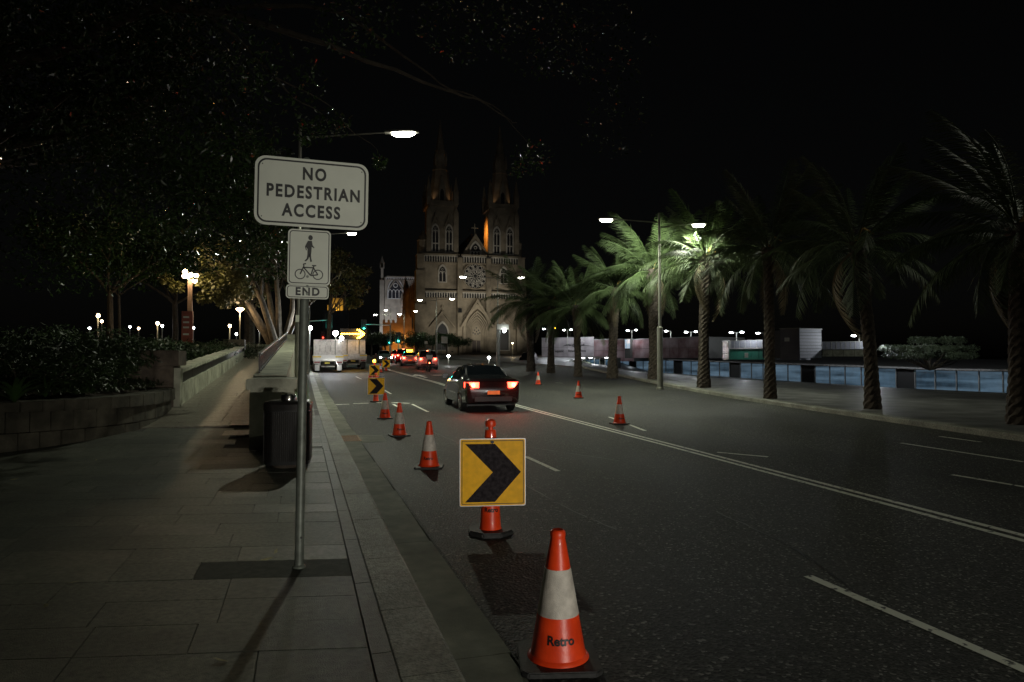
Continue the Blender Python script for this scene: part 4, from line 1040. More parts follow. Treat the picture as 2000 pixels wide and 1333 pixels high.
t, L, H = block('entrance_doors', 'row of lit glass entrance doors below the dark entrance block', 1141, 1192, 699, 721, 106, 103, M_black, 3)
for k in range(5): part('door', MB().box(L*k/5 + .1, L*(k+1)/5 - .05, -.03, .03, .05, H - .3), M_glassd if k == 3 else M_blue, t); part('door_frame', MB().box(L*k/5 - .02, L*k/5 + .08, -.07, .05, 0, H - .1), M_alu, t)
part('canopy', MB().box(-.5, L + .5, -1.2, .3, H, H + .18), M_alu, t)
for x in (.1, L*.3, L*.9): part('downlight', MB().box(x, x + .35, -.8, -.5, H - .05, H - .005), E_lampw, t)
light('SPOT', t, (L/2, -.7, H - .15), 160, (.95, .97, 1), .2, 150, .5, aim=(L/2, -1.5, 0))
block('red_clad_wing', 'long red and grey clad wing on the roof behind the brightly lit palm', 1226, 1384, 664, 700, 96, 82, M_cladr, panels=(9, 2))
t, L, H = block('poster_column', 'narrow pillar with bright blue and orange poster at the left end of the red wing', 1220, 1231, 662, 700, 95, 94.5, M_alu, 1)
part('poster', MB().box(.05, L - .05, .0, .04, H*.5, H - .1), mat('poster_blue', (.2, .5, .7), .5, emit=(.4, .7, 1), es=.35, noise_amt=.6, scale=2.5, col2=(.8, .5, .3)), t)
block('green_hoarding', 'green hoarding enclosure with white notice on the roof', 1424, 1512, 682, 703, 76, 73, mat('green_hoarding_paint', (.01, .10, .065), .5), panels=(6, 1))[0]
t, L, H = block('notice', 'white notice fixed on the green hoarding', 1454, 1461, 689, 699, 74.5, 74.3, M_white, .1, cat='notice'); 
for o in list(t.children): o.data.materials.clear(); o.data.materials.append(M_white)
block('shiny_kiosk', 'crinkled reflective metal column left of the green hoarding', 1411, 1423, 666, 703, 77, 76.6, mat('crinkled_metal', (.5, .48, .46), .2, metal=1., bump=1., bscale=3.), 1, panels=(1, 3))
M_cab = mat('cabin_grey', (.14, .14, .15), .6, noise_amt=.15, scale=1)
t, L, H = block('grey_cabin', 'plain dark grey cabin with pale square notice, right of the green hoarding', 1524, 1562, 643, 704, 66, 65, M_cab, 5, panels=(1, 4), m2=M_cab)
part('notice', MB().box(.4, .85, -.03, -.01, H*.6, H*.72), M_white, t)
block('cabin_wing', 'lighter ribbed wing of the grey cabin, on its right', 1562, 1605, 643, 700, 65, 66, mat('ribbed_grey', (.24, .25, .27), .5), 5, panels=(1, 9))
def rail(lab, px0, px1, py0, py1, d0, d1, n, m=M_mull):
    a = D(px0, 700, d0); b = D(px1, 700, d1); u = Vector((b.x-a.x, b.y-a.y, 0)); L = u.length; z0 = 1.65 + (700-py1)*d0/F; H = (py1-py0)*d0/F
    t = thing('glass_fence', lab, 'fence', (a.x, a.y, z0), math.atan2(u.y, u.x))
    part('top_rail', MB().box(0, L, -.03, .03, H - .05, H), m, t); part('bottom_rail', MB().box(0, L, -.03, .03, 0, .05), m, t)
    for k in range(n + 1): part('post', MB().box(L*k/n - .025, L*k/n + .025, -.028, .028, .052, H - .052), m, t)
    for k in range(n): part('mesh_panel', MB().box(L*k/n + .04, L*(k+1)/n - .04, -.01, .01, .07, H - .07), mat('fence_mesh', (.13, .135, .15), .4, metal=.3), t)
rail('pale fence of upright panels right of the grey cabin', 1606, 1690, 668, 684, 68, 66, 9)
rail('dark fence of upright panels above the green hoarding', 1424, 1524, 666, 681, 78, 72, 9)
t, L, H = block('ramp_bank', 'pale sloping bank below the fence right of the cabin', 1606, 1690, 684, 697, 66, 64, M_conc, 1, panels=(4, 1), cat='wall')
# roof tree
tb = D(1815, 705, 62); t = thing('rounded_tree', 'low pale green spreading tree behind the pavilion roof', 'tree', (tb.x, tb.y, .6)); rnd = random.Random(41); mbt = MB(); cs = []; bs = Vector((tb.x, tb.y, .6))
for px in range(1735, 1905, 12):
    for py in (664, 680, 694):
        if rnd.random() < .85 and not (py == 664 and (px < 1775 or px > 1880)): p = D(px + rnd.uniform(-8, 8), py, 62 + rnd.uniform(-2.5, 2)) - bs; cs.append((p, .62))
for c, _ in cs[::2]: mbt.tube([(0, 0, 0), c * .5 + Vector((0, 0, -.2)), c], [.09, .05, .015], 5)
part('trunk', mbt, M_bark, t, True); ml = MB(); leaf_cloud(ml, cs, 9000, .2, rnd, .55, .5); part('crown', ml, mat('pale_leaf', (.12, .15, .09), .55, noise_amt=.4, scale=1), t, fixn=False)
light('SPOT', t, (-4, -7, 5), 380, (.9, 1, .92), .2, 90, .5, aim=(0, 0, 2))
# small roof lamps
for i, (x0, x1, y0, dep, lab) in enumerate(((1062, 1062, 643, 112, 'small lamp on paired masts above the fitness centre'), (1102, 1115, 645, 112, 'double roof lamp above the fitness centre lettering'), (1226, 1242, 646, 97, 'double roof lamp above the poster pillar'), (1301, 1301, 647, 92, 'single roof lamp right of the lit palm trunk'), (1340, 1359, 649, 88, 'double roof lamp above the right end of the red wing'), (1428, 1449, 650, 78, 'double roof lamp above the reflective column'), (1480, 1480, 651, 78, 'single roof lamp left of the dark palm trunk'), (1667, 1667, 656, 68, 'single roof lamp above the pale panel fence'))):
    a = D(x0, y0, dep); b = D(x1, y0 - 1, dep); mid = (a + b) / 2 if x1 != x0 else a + Vector((.7, 0, 0)); zb0 = 1.65 + (700 - 668) * dep / F
    t = thing('roof_lamp', lab, 'lamp', (mid.x, mid.y, zb0), 0, 'small lamps on the pavilion roof')
    hh = a.z - zb0; part('pole', MB().bar((0, 0, -.5), (0, 0, hh), .05), M_pole, t)
    for q in ([a, b] if x1 != x0 else [a]):
        l = q - Vector((mid.x, mid.y, zb0)); part('arm', MB().bar((0, 0, hh), l, .03), M_pole, t); part('lamp_head', MB().lathe([(.03, -.1), (.2, -.07), (.22, 0), (.1, .07)], 10, l), E_lampw, t, True)
    light('POINT', t, (-1.2, -3.2, hh - .2), 650, (.88, .93, 1), .2)
a = D(1083, 641, 150); t = thing('amber_lamp', 'distant amber lamp above the fitness centre', 'lamp', (a.x, a.y, 2)); part('pole', MB().bar((0, 0, 0), (0, 0, a.z - 2), .06), M_pole, t); part('lamp_head', MB().lathe([(.05, -.15), (.3, -.1), (.3, .05), (.1, .15)], 10, (0, 0, a.z - 2)), E_amber, t)
# spotlight cube high among the palms
a = D(1353, 467, 36); t = thing('flood_light', 'white glowing flood light box above the palm crown right of the lamp post', 'lamp', (a.x, a.y, a.z)); t.rotation_euler = (R(20), R(25), R(20))
part('housing', MB().box(-.3, .3, -.2, .2, -.3, .3), M_pole, t); part('lens', MB().box(-.27, .27, -.23, -.202, -.27, .27), emi('flood_light_glow', (.95, 1, .9), 7), t)
part('bracket', MB().bar((0, .1, -.3), (.1, .2, -1.2), .03), M_pole, t)
tp_ = bpy.data.objects['palm_tree.004']; lf = light('SPOT', None, Vector((a.x - 1.2, a.y - .5, a.z + .2)), 6500, (.95, 1, .88), .2, 62, .8, aim=tp_.location + Vector((-1, 0, 7.2)))

# ---------------------------------------------------------------- cathedral
CD = 205.; SC = F / CD
ca = D(925, 700, CD); cath = thing('cathedral', 'sandstone gothic cathedral with twin spired towers and rose window', 'cathedral', (ca.x, ca.y, 2.3), R(-3))
def X(px): return (px - 925) / SC / .985
def Z(py): return 1.65 - 2.3 + (700 - py) / SC
C = cath
def fbox(name, x0, x1, y0, y1, z0, z1, parent=C, m=M_csand): return part(name, MB().box(x0, x1, y0, y1, z0, z1), m, parent)
nave = fbox('nave', X(898), X(952), 1, 62, 0, 29.5); 
roof = part('nave_roof', MB().prism([(X(900), 29.6), (X(950), 29.6), (X(925), 37.5)], 3, 60), M_slate, C)
part('nave_gable', MB().prism([(X(902), 29.5), (X(956), 29.5), (X(929), Z(462))], .6, 2.9), M_csand, C)
def gablebands(parent, cx, hw, zb_, zt, y, t=.5):
    part('gable_coping', MB().prism([(cx-hw-t, zb_), (cx-hw, zb_), (cx, zt-t*1.3), (cx+hw, zb_), (cx+hw+t, zb_), (cx, zt+t)], y - .5, y), M_csand, parent)
def cross(parent, x, y, z, h):
    part('cross', MB().box(x-.12, x+.12, y, y+.25, z, z+h).box(x-h*.32, x-.122, y, y+.25, z+h*.55, z+h*.55+.25).box(x+.122, x+h*.32, y, y+.25, z+h*.55, z+h*.55+.25), M_csand, parent)
gablebands(C, X(929), X(956)-X(929), 29.6, Z(459), .6, .6); cross(C, X(928), .8, Z(459)+.5, 3.2)
def window(parent, cx, w_, z0, zs, y, lights=2, tr=True, m=M_cdark):
    wv = part('window', MB().prism(arch(w_, z0, zs, 6, 1, cx), y - .04, y - .02), m, parent)
    o = arch(w_ + .7, z0 - .25, zs, 6, 1, cx); i_ = arch(w_ - .1, z0, zs, 6, 1, cx)
    part('window_frame', MB().frame(o, i_, y - .35, y - .02), M_trac, parent)
    if tr:
        mb = MB()
        for k in range(1, lights): x = cx - w_/2 + w_*k/lights; mb.box(x-.12, x+.12, y-.22, y-.03, z0, zs + .2)
        for k in range(lights):
            x = cx - w_/2 + w_*(k+.5)/lights; ww = w_/lights; a = arch(ww-.06, zs-.6, zs-.5, 5, 1, x); b = arch(ww-.4, zs-.6, zs-.5, 5, 1, x); mb.frame(a, b, y-.2, y-.04)
        r_ = w_*.17; cz_ = zs + w_*.38; mb.frame([(cx+r_*math.cos(R(30*q)), cz_+r_*math.sin(R(30*q))) for q in range(12)], [(cx+r_*.68*math.cos(R(30*q)), cz_+r_*.68*math.sin(R(30*q))) for q in range(12)], y-.2, y-.04)
        if lights >= 2 and zs - z0 > 5: mb.box(cx-w_/2, cx+w_/2, y-.2, y-.05, z0+(zs-z0)*.35, z0+(zs-z0)*.35+.35)
        part('tracery', mb, M_trac, parent)
def gallery(parent, x0, x1, z0, z1, y):
    part('string_course', MB().box(x0, x1, y-.7, y-.01, z1, z1+.45), M_csand, parent); part('string_course', MB().box(x0, x1, y-.6, y-.01, z0-.4, z0), M_csand, parent)
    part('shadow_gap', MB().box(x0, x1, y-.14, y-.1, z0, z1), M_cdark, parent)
    n = int((x1-x0)/.75); mb = MB()
    for k in range(n + 1):
        x = x0 + (x1-x0)*k/n; mb.box(x-.14, x+.14, y-.5, y-.15, z0+.001, z1-.001)
        if k < n: xm = x + (x1-x0)/n/2; mb.prism([(x+.15, z1-.002), (x+.15, z1-.5), (xm, z1-.12), (x+(x1-x0)/n-.15, z1-.5), (x+(x1-x0)/n-.15, z1-.002)], y-.42, y-.18)
    part('arcade', mb, M_trac, parent)
def pinnacle(parent, x, y, z, r, h):
    part('pinnacle', MB().box(x-r, x+r, y-r, y+r, z, z+h*.4).lathe([(r*1.25, z+h*.4), (r*1.2, z+h*.45), (.03, z+h)], 8, (x, y, 0)), M_csand, parent)
def tower(x0, x1, top, side, lab):
    t = part('tower', MB().box(x0, x1, 0, 10, 0, Z(500)), M_csand, C); t['label'] = lab
    cx = (x0 + x1) / 2 + (.5 if side < 0 else -.2); hw = 4.1
    u0, u1 = cx - hw, cx + hw; zt = Z(top)
    part('belfry_stage', MB().box(u0, u1, .5, 9.5, Z(500) + .01, zt), M_csand, t)
    for sx in (-1, 1):
        ex = u0 if sx < 0 else u1
        part('buttress', MB().box(ex-.7, ex+.7, -.2, 1.1, Z(500) + .5, zt - 2).prism([(ex-.69, zt-2), (ex+.69, zt-2), (ex, zt)], -.2, 1.09), M_csand, t)
    for s_ in (-1, 1):
        wx = cx + s_ * 2.05
        window(t, wx, 1.75, Z(493), Z(452) , .5)
        part('window_gable', MB().prism([(wx-1.7, Z(450)), (wx-1.35, Z(450)), (wx, Z(424)), (wx+1.35, Z(450)), (wx+1.7, Z(450)), (wx, Z(419))], -.1, .46), M_csand, t)
    part('parapet', MB().box(u0-.5, u1+.5, 0, 10, zt, zt+.6).box(u0-.4, u1+.4, .1, .5, zt+.61, zt+1.6).box(u0-.4, u0, .52, 9.9, zt+.61, zt+1.6).box(u1, u1+.4, .52, 9.9, zt+.61, zt+1.6), M_csand, t)
    for sx in (u0, u1):
        for yy_ in (.4, 9.4): pinnacle(t, sx, yy_, zt+.6, .7, 8.5)
    # octagonal spire with lucarnes
    sz = zt + .62; sh = 33
    part('spire', MB().lathe([(3.7, sz), (3.35, sz+4), (2.3, sz+11), (1.4, sz+17.5), (.05, sz+27)], 8, (cx, 5, 0)), M_csand, t)
    for z_, r_ in ((sz+11, 2.36), (sz+17, 1.52)): part('spire_band', MB().lathe([(r_, z_), (r_+.12, z_+.25), (r_-.05, z_+.5)], 8, (cx, 5, 0)), M_csand, t)
    part('lucarne', MB().prism([(cx-1, sz), (cx+1, sz), (cx+1, sz+5), (cx, sz+9), (cx-1, sz+5)], 1.2, 3.4), M_csand, t)
    part('lucarne_opening', MB().prism(arch(1.1, sz+.5, sz+3.8, 5, 1, cx), 1.1, 1.18), M_cdark, t)
    for a in range(4):
        an = R(45 + 90 * a); pinnacle(t, cx + math.cos(an) * 2.2, 5 + math.sin(an) * 2.2, sz + 12.5, .3, 4.5)
    # lower stages
    gallery(t, x0 + .3, x1 - .3, Z(514), Z(501), 0); gallery(t, x0 + .3, x1 - .3, Z(583), Z(572), 0)
    window(t, cx, 2.0, Z(552), Z(533), 0)
    part('portal_gable', MB().prism([(cx-4, Z(640)), (cx-3.4, Z(640)), (cx, Z(613)), (cx+3.4, Z(640)), (cx+4, Z(640)), (cx, Z(608))], -.9, -.02), M_csand, t)
    cross(t, cx, -.6, Z(608), 1.6)
    window(t, cx, 3.2, Z(684), Z(650), -.02, 2, False)
    ox = x0 if side < 0 else x1
    for (z0, z1, dx) in ((0, Z(596), 2.6), (Z(596) + .01, Z(531), 1.9), (Z(531) + .01, Z(500), 1.3)):
        part('corner_buttress', MB().box(ox - dx/2 - .5, ox + dx/2 + .3, -dx*.55, 3, z0, z1), M_csand, t)
        part('buttress_cap', MB().box(ox - dx/2 - .62, ox + dx/2 + .42, -dx*.55 - .12, 3, z1 - .35, z1 - .002), M_csand, t)
    part('turret', MB().lathe([(1.7, Z(500)), (1.7, Z(473)), (1.85, Z(471)), (.1, Z(452))], 8, (ox + (.9 if side < 0 else -.9), 2.4, 0)), M_csand, t)
    return t
tower(X(823), X(899), 404, -1, 'left tower with its spire'); tower(X(951), X(1020), 404, 1, 'right tower with its spire')
# centre bay
ce = fbox('centre_bay', X(899) + .02, X(951) - .02, -.3, 1, 0, 29.4)
gallery(ce, X(900), X(950), Z(514), Z(501), -.3); gallery(ce, X(900), X(950), Z(583), Z(572), -.3)
window(C, X(929), 3.0, 29.9, 31.6, .55, 3)
rx, rz2 = X(927.5), Z(540); RR = 3.75
def circ(r, n=32, cx=rx, cz=rz2): return [(cx + r*math.cos(2*math.pi*k/n), cz + r*math.sin(2*math.pi*k/n)) for k in range(n)]
rs_ = part('rose_window', MB().prism(circ(RR), -.36, -.33), M_cdark, ce)
part('rose_rim', MB().frame(circ(RR+.35), circ(RR-.1), -.8, -.3), M_csand, rs_)
mb = MB()
for n_, rad, rr, th in ((12, 2.95, .62, .15), (12, 1.95, .46, .14), (6, .95, .42, .13)):
    for k in range(n_):
        a = 2*math.pi*(k + (.5 if rad < 2.5 and rad > 1 else 0))/n_; mb.frame(circ(rr, 10, rx + rad*math.cos(a), rz2 + rad*math.sin(a)), circ(rr-th, 10, rx + rad*math.cos(a), rz2 + rad*math.sin(a)), -.6, -.37)
for k in range(12):
    a = 2*math.pi*(k+.5)/12; u = (math.cos(a), math.sin(a)); v = (-u[1]*.08, u[0]*.08)
    mb.prism([(rx+u[0]*1.2+v[0], rz2+u[1]*1.2+v[1]), (rx+u[0]*3.6+v[0], rz2+u[1]*3.6+v[1]), (rx+u[0]*3.6-v[0], rz2+u[1]*3.6-v[1]), (rx+u[0]*1.2-v[0], rz2+u[1]*1.2-v[1])], -.55, -.38)
part('rose_tracery', mb, M_trac, rs_)
# main portal
pcx = X(930)
part('portal_gable', MB().prism([(pcx-5.2, Z(640)), (pcx-4.5, Z(640)), (pcx, Z(592)), (pcx+4.5, Z(640)), (pcx+5.2, Z(640)), (pcx, Z(584))], -2.4, -.32), M_csand, ce)
part('portal_front', MB().frame(arch(8.6, 0, Z(648), 6, 1.1, pcx), arch(7.2, 0, Z(648), 6, 1.1, pcx), -2.0, -.32), M_csand, ce)
for k in range(5): w_ = 7.1 - k * .85; part('arch_moulding', MB().frame(arch(w_, 0, Z(652), 6, 1.1, pcx), arch(w_ - .5, 0, Z(652), 6, 1.1, pcx), -1.8 + k * .28, -.32), M_csand, ce)
part('tympanum', MB().prism(arch(2.7, Z(652)-2, Z(652), 6, 1.1, pcx), -.5, -.33), M_csand, ce)
for k, (dx, dz) in enumerate([(0, 2.2), (-.6, 1.5), (.6, 1.5), (0, 1.1), (-1, .7), (1, .7), (-.45, .4), (.45, .4)]): part('trefoil_opening', MB().prism(circ(.24, 8, pcx+dx, Z(652)+dz-.5), -.53, -.505), M_cdark, ce)
for s_ in (-1, 1): part('door', MB().box(pcx + (-1.25 if s_ < 0 else .1), pcx + (-.1 if s_ < 0 else 1.25), -.42, -.325, 0, Z(652) - 2.1), mat('oak_door', (.05, .03, .02), .5), ce)
for bx_ in (X(897), X(953)):
    part('bay_buttress', MB().box(bx_-.75, bx_+.75, -1.4, -.02, 0, Z(505)), M_csand, C)
fl_ = fbox('dark_banner', X(893), X(900), -1.7, -1.42, Z(612), Z(604), C, M_black)
part('steps', MB().box(X(830), X(1020), -9, -2.6, 0, .5).box(X(830), X(1020), -7, -2.6, .5, 1.0), M_csand, C)
# nave flank with buttresses
for k in range(9):
    y = 13 + k * 5.6; bt = part('flank_buttress', MB().box(X(815), X(827)-.02, y, y+1.1, 0, 18).prism([(X(815), 18), (X(898)-.02, 18), (X(898)-.02, 27)], y+.002, y+1.098), M_csand, C)
    pinnacle(C, X(819), y+.55, 18, .5, 6); window(C, 0, 1, 0, 1, 0, 1, False) if False else None
part('aisle', MB().box(X(827), X(898)-.03, 11, 61, 0, 15.5), M_csand, C); part('aisle_roof', MB().prism([(X(827), 15.51), (X(898)-.03, 15.51), (X(898)-.03, 20)], 11, 61), M_slate, C)
for k in range(8): part('flank_window', MB().box(X(827)-.06, X(827)-.02, 15.6+k*5.6, 17.6+k*5.6, 5, 12), M_cdark, C)
# flood lights of the cathedral
def flood(x, y, z, aim, pw, col, cone=70, r=.3):
    h = part('floodlight', MB().box(x-.25, x+.25, y-.2, y+.2, z-.25, z-.02), M_black, C); light('SPOT', C, (x, y, z), pw, col, r, cone, .8, aim)
W_ = (1, .93, .78)
flood(-10, -22, 1.2, (-7, 0, 15), 8500, W_, 74); flood(11, -22, 1.2, (8, 0, 15), 8500, W_, 74); flood(0, -22, 1.2, (.5, 0, 15), 9000, W_, 64)
O_ = (1, .34, .05)
flood(X(925)-.5, 4.5, 39, (X(960), 5, 37), 9500, O_, 110)
flood(X(823)-9, 6, .8, (X(823), 9, 14), 2600, O_, 90); flood(X(823)-9, 24, .8, (X(827), 24, 10), 5200, O_, 110); flood(X(823)-9, 44, .8, (X(827), 44, 10), 5200, O_, 110)
for tx in ((X(823)+X(899))/2+.5, (X(951)+X(1020))/2-.2):
    for dx in (-3.2, 3.2): flood(tx + dx, 1.4, Z(404)+1.2, (tx + dx*.5, 4, Z(404)+8), 110, (1, .6, .3), 60, .1)
# transept in white light, far left
tr = D(771, 700, 262); tt = thing('transept', 'white lit gothic transept with large window, left behind the orange nave', 'building', (tr.x, tr.y, 2.3), R(-8))
k = 262 / F
def tx_(px): return (px - 771) * k
def tz_(py): return 1.65 - 2.3 + (700 - py) * k
part('wall', MB().box(tx_(751), tx_(812), 0, 12, 0, tz_(541)), M_csand, tt)
gallery(tt, tx_(755), tx_(811), tz_(546), tz_(542), 0); window(tt, tx_(772), 5.4, tz_(583), tz_(568), 0, 4)
part('window_gable', MB().prism([(tx_(757), tz_(566)), (tx_(760), tz_(566)), (tx_(772.5), tz_(548)), (tx_(785), tz_(566)), (tx_(788), tz_(566)), (tx_(772.5), tz_(543))], -.6, -.02), M_csand, tt)
part('corner_tower', MB().box(tx_(742), tx_(750), -1.5, 6, 0, tz_(548)).box(tx_(744), tx_(748.5), -1, 5, tz_(548), tz_(524)), M_csand, tt); pinnacle(tt, tx_(746), 1, tz_(524), .8, 5)
light('SPOT', tt, (-2, -18, 3), 16000, (.78, .84, 1), .3, 90, .6, aim=(0, 0, 20))
# low crenellated lodge
ld_ = D(800, 700, 170); lo = thing('crenellated_lodge', 'low dark crenellated stone lodge in front of the nave flank', 'building', (ld_.x, ld_.y, 2.3), R(-12)); k = 170 / F
for (a, b, h) in ((-52*k, -25*k, 8.2), (-25*k, 4*k, 9.5), (4*k, 10*k, 6)):
    part('wall', MB().box(a, b, 0, 6, 0, h), M_csand, lo)
    n = max(2, int((b-a)/.9)); 
    for q in range(n): part('merlon', MB().box(a + (b-a)*q/n, a + (b-a)*(q+.5)/n, 0, .5, h + .001, h + .7), M_csand, lo)
for x in (-5.2, -4.2, -1.4): part('window', MB().box(x, x+.5, -.05, -.01, 3.2, 5), E_win, lo)
light('POINT', lo, (-2.5, -3.5, 3), 900, O_, .3)
# yellow lit chapter house
ch_ = D(658, 612, 190); ch = thing('lit_chapter_house', 'yellow flood lit crenellated building top beyond the trucks', 'building', (ch_.x, ch_.y, 2.3), R(-5)); k = 190 / F
part('dark_screen', MB().box(-24*k, 24*k, -6, -3, 0, 12.2), M_slate, ch); part('wall', MB().box(-18*k, 18*k, 0, 8, 0, 13.5), M_csand, ch); part('bay', MB().box(-8*k, 12*k, -1.2, -.01, 0, 16), M_csand, ch)  # front block added to hide the lit lower wall, itself left dark
for q in range(10): part('merlon', MB().box((-18+q*3.6)*k, (-16.2+q*3.6)*k, 0, .4, 13.501, 14.1), M_csand, ch)
for x in (-4, 0, 4): part('window', MB().box(x*k*1.0, x*k+.35, -1.26, -1.21, 12.4, 14.6), M_cdark, ch)
part('corner_turret', MB().box(13*k, 17*k, -.5, 1, 0, 19), M_csand, ch)
light('POINT', ch, (-.5, -2.6, 12.3), 700, (1, .55, .07), .3)

# street trees in front of the cathedral
rowt = [(725, 120, 648), (752, 112, 650), (785, 125, 645), (815, 110, 652), (845, 120, 647), (872, 126, 650), (895, 132, 656), (700, 110, 640)]
tl = ['leftmost', 'second', 'third', 'fourth', 'fifth', 'sixth', 'rightmost', 'tall']
labs = ['street tree right of the arrow board truck', 'street tree behind the near green pedestrian signal', 'street tree between the slim far lamp posts', 'street tree left of the lamp post by the rose window', 'street tree just behind the white sign plate', 'street tree below the left cathedral portal', 'street tree nearest the main portal', 'street tree above the arrow board']
for i, (px, dep, py) in enumerate(rowt):
    b = at_depth(px, dep, footz); t = thing('street_tree', labs[i], 'tree', b, 0, 'street trees before the cathedral'); rnd = random.Random(i + 400); top = D(px, py, dep).z - b.z
    mb = MB(); tips = []; mb.tube([(0,0,-.2), (.05,0,1.2), (0,.05,2.2)], [.2, .15, .13], 7)
    for q in range(5): a = q * 1.26; branch_tree(mb, Vector((0, .05, 2)), Vector((math.cos(a), math.sin(a), .6)).normalized(), (top - 2) * .5, .08, 1, rnd, tips, .02, .6)
    part('trunk', mb, M_bark, t, True); ml = MB(); cs = [(Vector((rnd.uniform(-2.6, 2.6), rnd.uniform(-2, 2), rnd.uniform(top*.55, top - .5))), .9) for _ in range(14)]
    leaf_cloud(ml, cs, 2600, .28, rnd, .7, .55); part('crown', ml, mat('street_leaf', (.05, .085, .03), .5, noise_amt=.4, scale=.7), t, fixn=False)

# ---------------------------------------------------------------- traffic signals and small signs
def signal(lab, px_l, py_l, dep, px_pole, fn=footz, arm=True, col=E_green, gcol=(.05, 1, .75)):
    b = at_depth(px_pole, dep, fn); l = D(px_l, py_l, dep) - b; t = thing('traffic_signal', lab, 'traffic light', b, 0, 'traffic signals at the crossing')
    part('pole', MB().bar((0, 0, 0), (0, 0, l.z + (.3 if arm else .5)), .07, .05), M_galv, t)
    if arm: part('mast_arm', MB().bar((0, 0, l.z + .25), (l.x, l.y, l.z + .35), .05, .035), mat('mast_arm_white', (.7, .72, .7), .4), t)
    part('housing', MB().box(l.x-.16, l.x+.16, l.y-.1, l.y+.1, l.z-.28, l.z+.72), M_black, t); part('backplate', MB().box(l.x-.3, l.x+.3, l.y+.102, l.y+.12, l.z-.42, l.z+.86), M_black, t)
    for q, m in ((0, col), (.28, M_black), (.56, M_black)):
        part('lens', MB().bar((l.x, l.y-.12, l.z-.12+q), (l.x, l.y-.101, l.z-.12+q), .105, None, 12), m, t)
        part('visor', MB().tube([(l.x, l.y-.1, l.z-.0+q), (l.x, l.y-.25, l.z-.01+q)], [.11, .10], 8), M_black, t)
    light('POINT', t, (l.x, l.y - .5, l.z - .12), 25, gcol, .1)
signal('green traffic signal on a white mast arm above the left truck', 643, 633, 62, 604)
signal('green traffic signal on the right mast arm, beside the arrow board', 711, 640, 75, 762)
signal('green traffic signal on its own pole above the queue of cars', 778, 664, 78, 778, arm=False)
signal('tiny far green signal left of the pole mounted one', 761, 668, 100, 761, arm=False)
signal('red traffic signal behind the left truck', 631, 658, 100, 631, arm=False, col=E_red, gcol=(1, .05, .03))
def pole_sign(lab, px, py0, py1, w_px, dep, px_pole, fn=footz):
    b = at_depth(px_pole, dep, fn); c = D(px, (py0+py1)/2, dep) - b; hw = w_px*dep/F/2; hh = (py1-py0)*dep/F/2
    t = thing('street_sign', lab, 'street sign', b); part('pole', MB().bar((0, 0, 0), (0, 0, c.z + hh), .04), M_galv, t)
    s_ = part('plate', MB().box(c.x-hw, c.x+hw, c.y-.08, c.y-.05, c.z-hh, c.z+hh), M_white, t); return t
pole_sign('square pale sign plate right of the lamp post behind the queue of cars', 868, 658, 671, 12, 88, 862)
pole_sign('small pale sign on thin pole behind the cyclist', 832, 667, 672, 6, 88, 832)
t = pole_sign('pale blue street name board beside the double arm pole before the portal', 982, 634, 644, 24, 66, 976)
pl_ = D(985, 647, 66); tt_ = thing('portal_lamp', 'star bright small lamp right of the pole before the portal', 'lamp', (pl_.x, pl_.y, pl_.z)); part('globe', MB().lathe([(.03, -.14), (.14, -.08), (.16, 0), (.14, .08), (.03, .14)], 12), E_lampw, tt_, True); part('bracket', MB().beam((-.02, .05, .16), (-.55, .05, .16), .05, .04), M_pole, tt_)
light('POINT', tt_, (0, -.3, 0), 20, (.95, .97, 1), .1)
for i, (px, py, dep, lab) in enumerate(((1001, 671, 120, 'warm wall lamp near the cathedral steps, left one'), (1033, 673, 120, 'warm wall lamp near the cathedral steps, right one'), (955, 699, 60, 'low white bollard light at the plaza corner'), (876, 696, 70, 'low white light on a short post right of the queue'))):
    p = D(px, py, dep); gz0 = footz(p.x, p.y); t = thing('low_lamp', lab, 'lamp', (p.x, p.y, gz0)); part('post', MB().bar((0,0,0), (0,0,p.z-gz0-.1), .05), M_pole, t); part('globe', MB().lathe([(.03,-.12),(.14,-.05),(.14,.05),(.03,.12)], 10, (0,0,p.z-gz0)), E_warm if i < 2 else E_lampw, t, True); light('POINT', t, (0, -.3, p.z-gz0), 60, (1,.75,.4) if i < 2 else (1,1,1), .1)

# ---------------------------------------------------------------- vehicles
def catmull(rows, n):
    out = []
    for i in range(len(rows) - 1):
        p0, p1, p2, p3 = rows[max(0, i-1)], rows[i], rows[i+1], rows[min(len(rows)-1, i+2)]
        for k in range(n):
            f = k / n; out.append([a1 + (a2 - a1) * (f * .4 + .6 * f*f*(3-2*f)) for a0, a1, a2, a3 in zip(p0, p1, p2, p3)])
    out.append(rows[-1]); return out
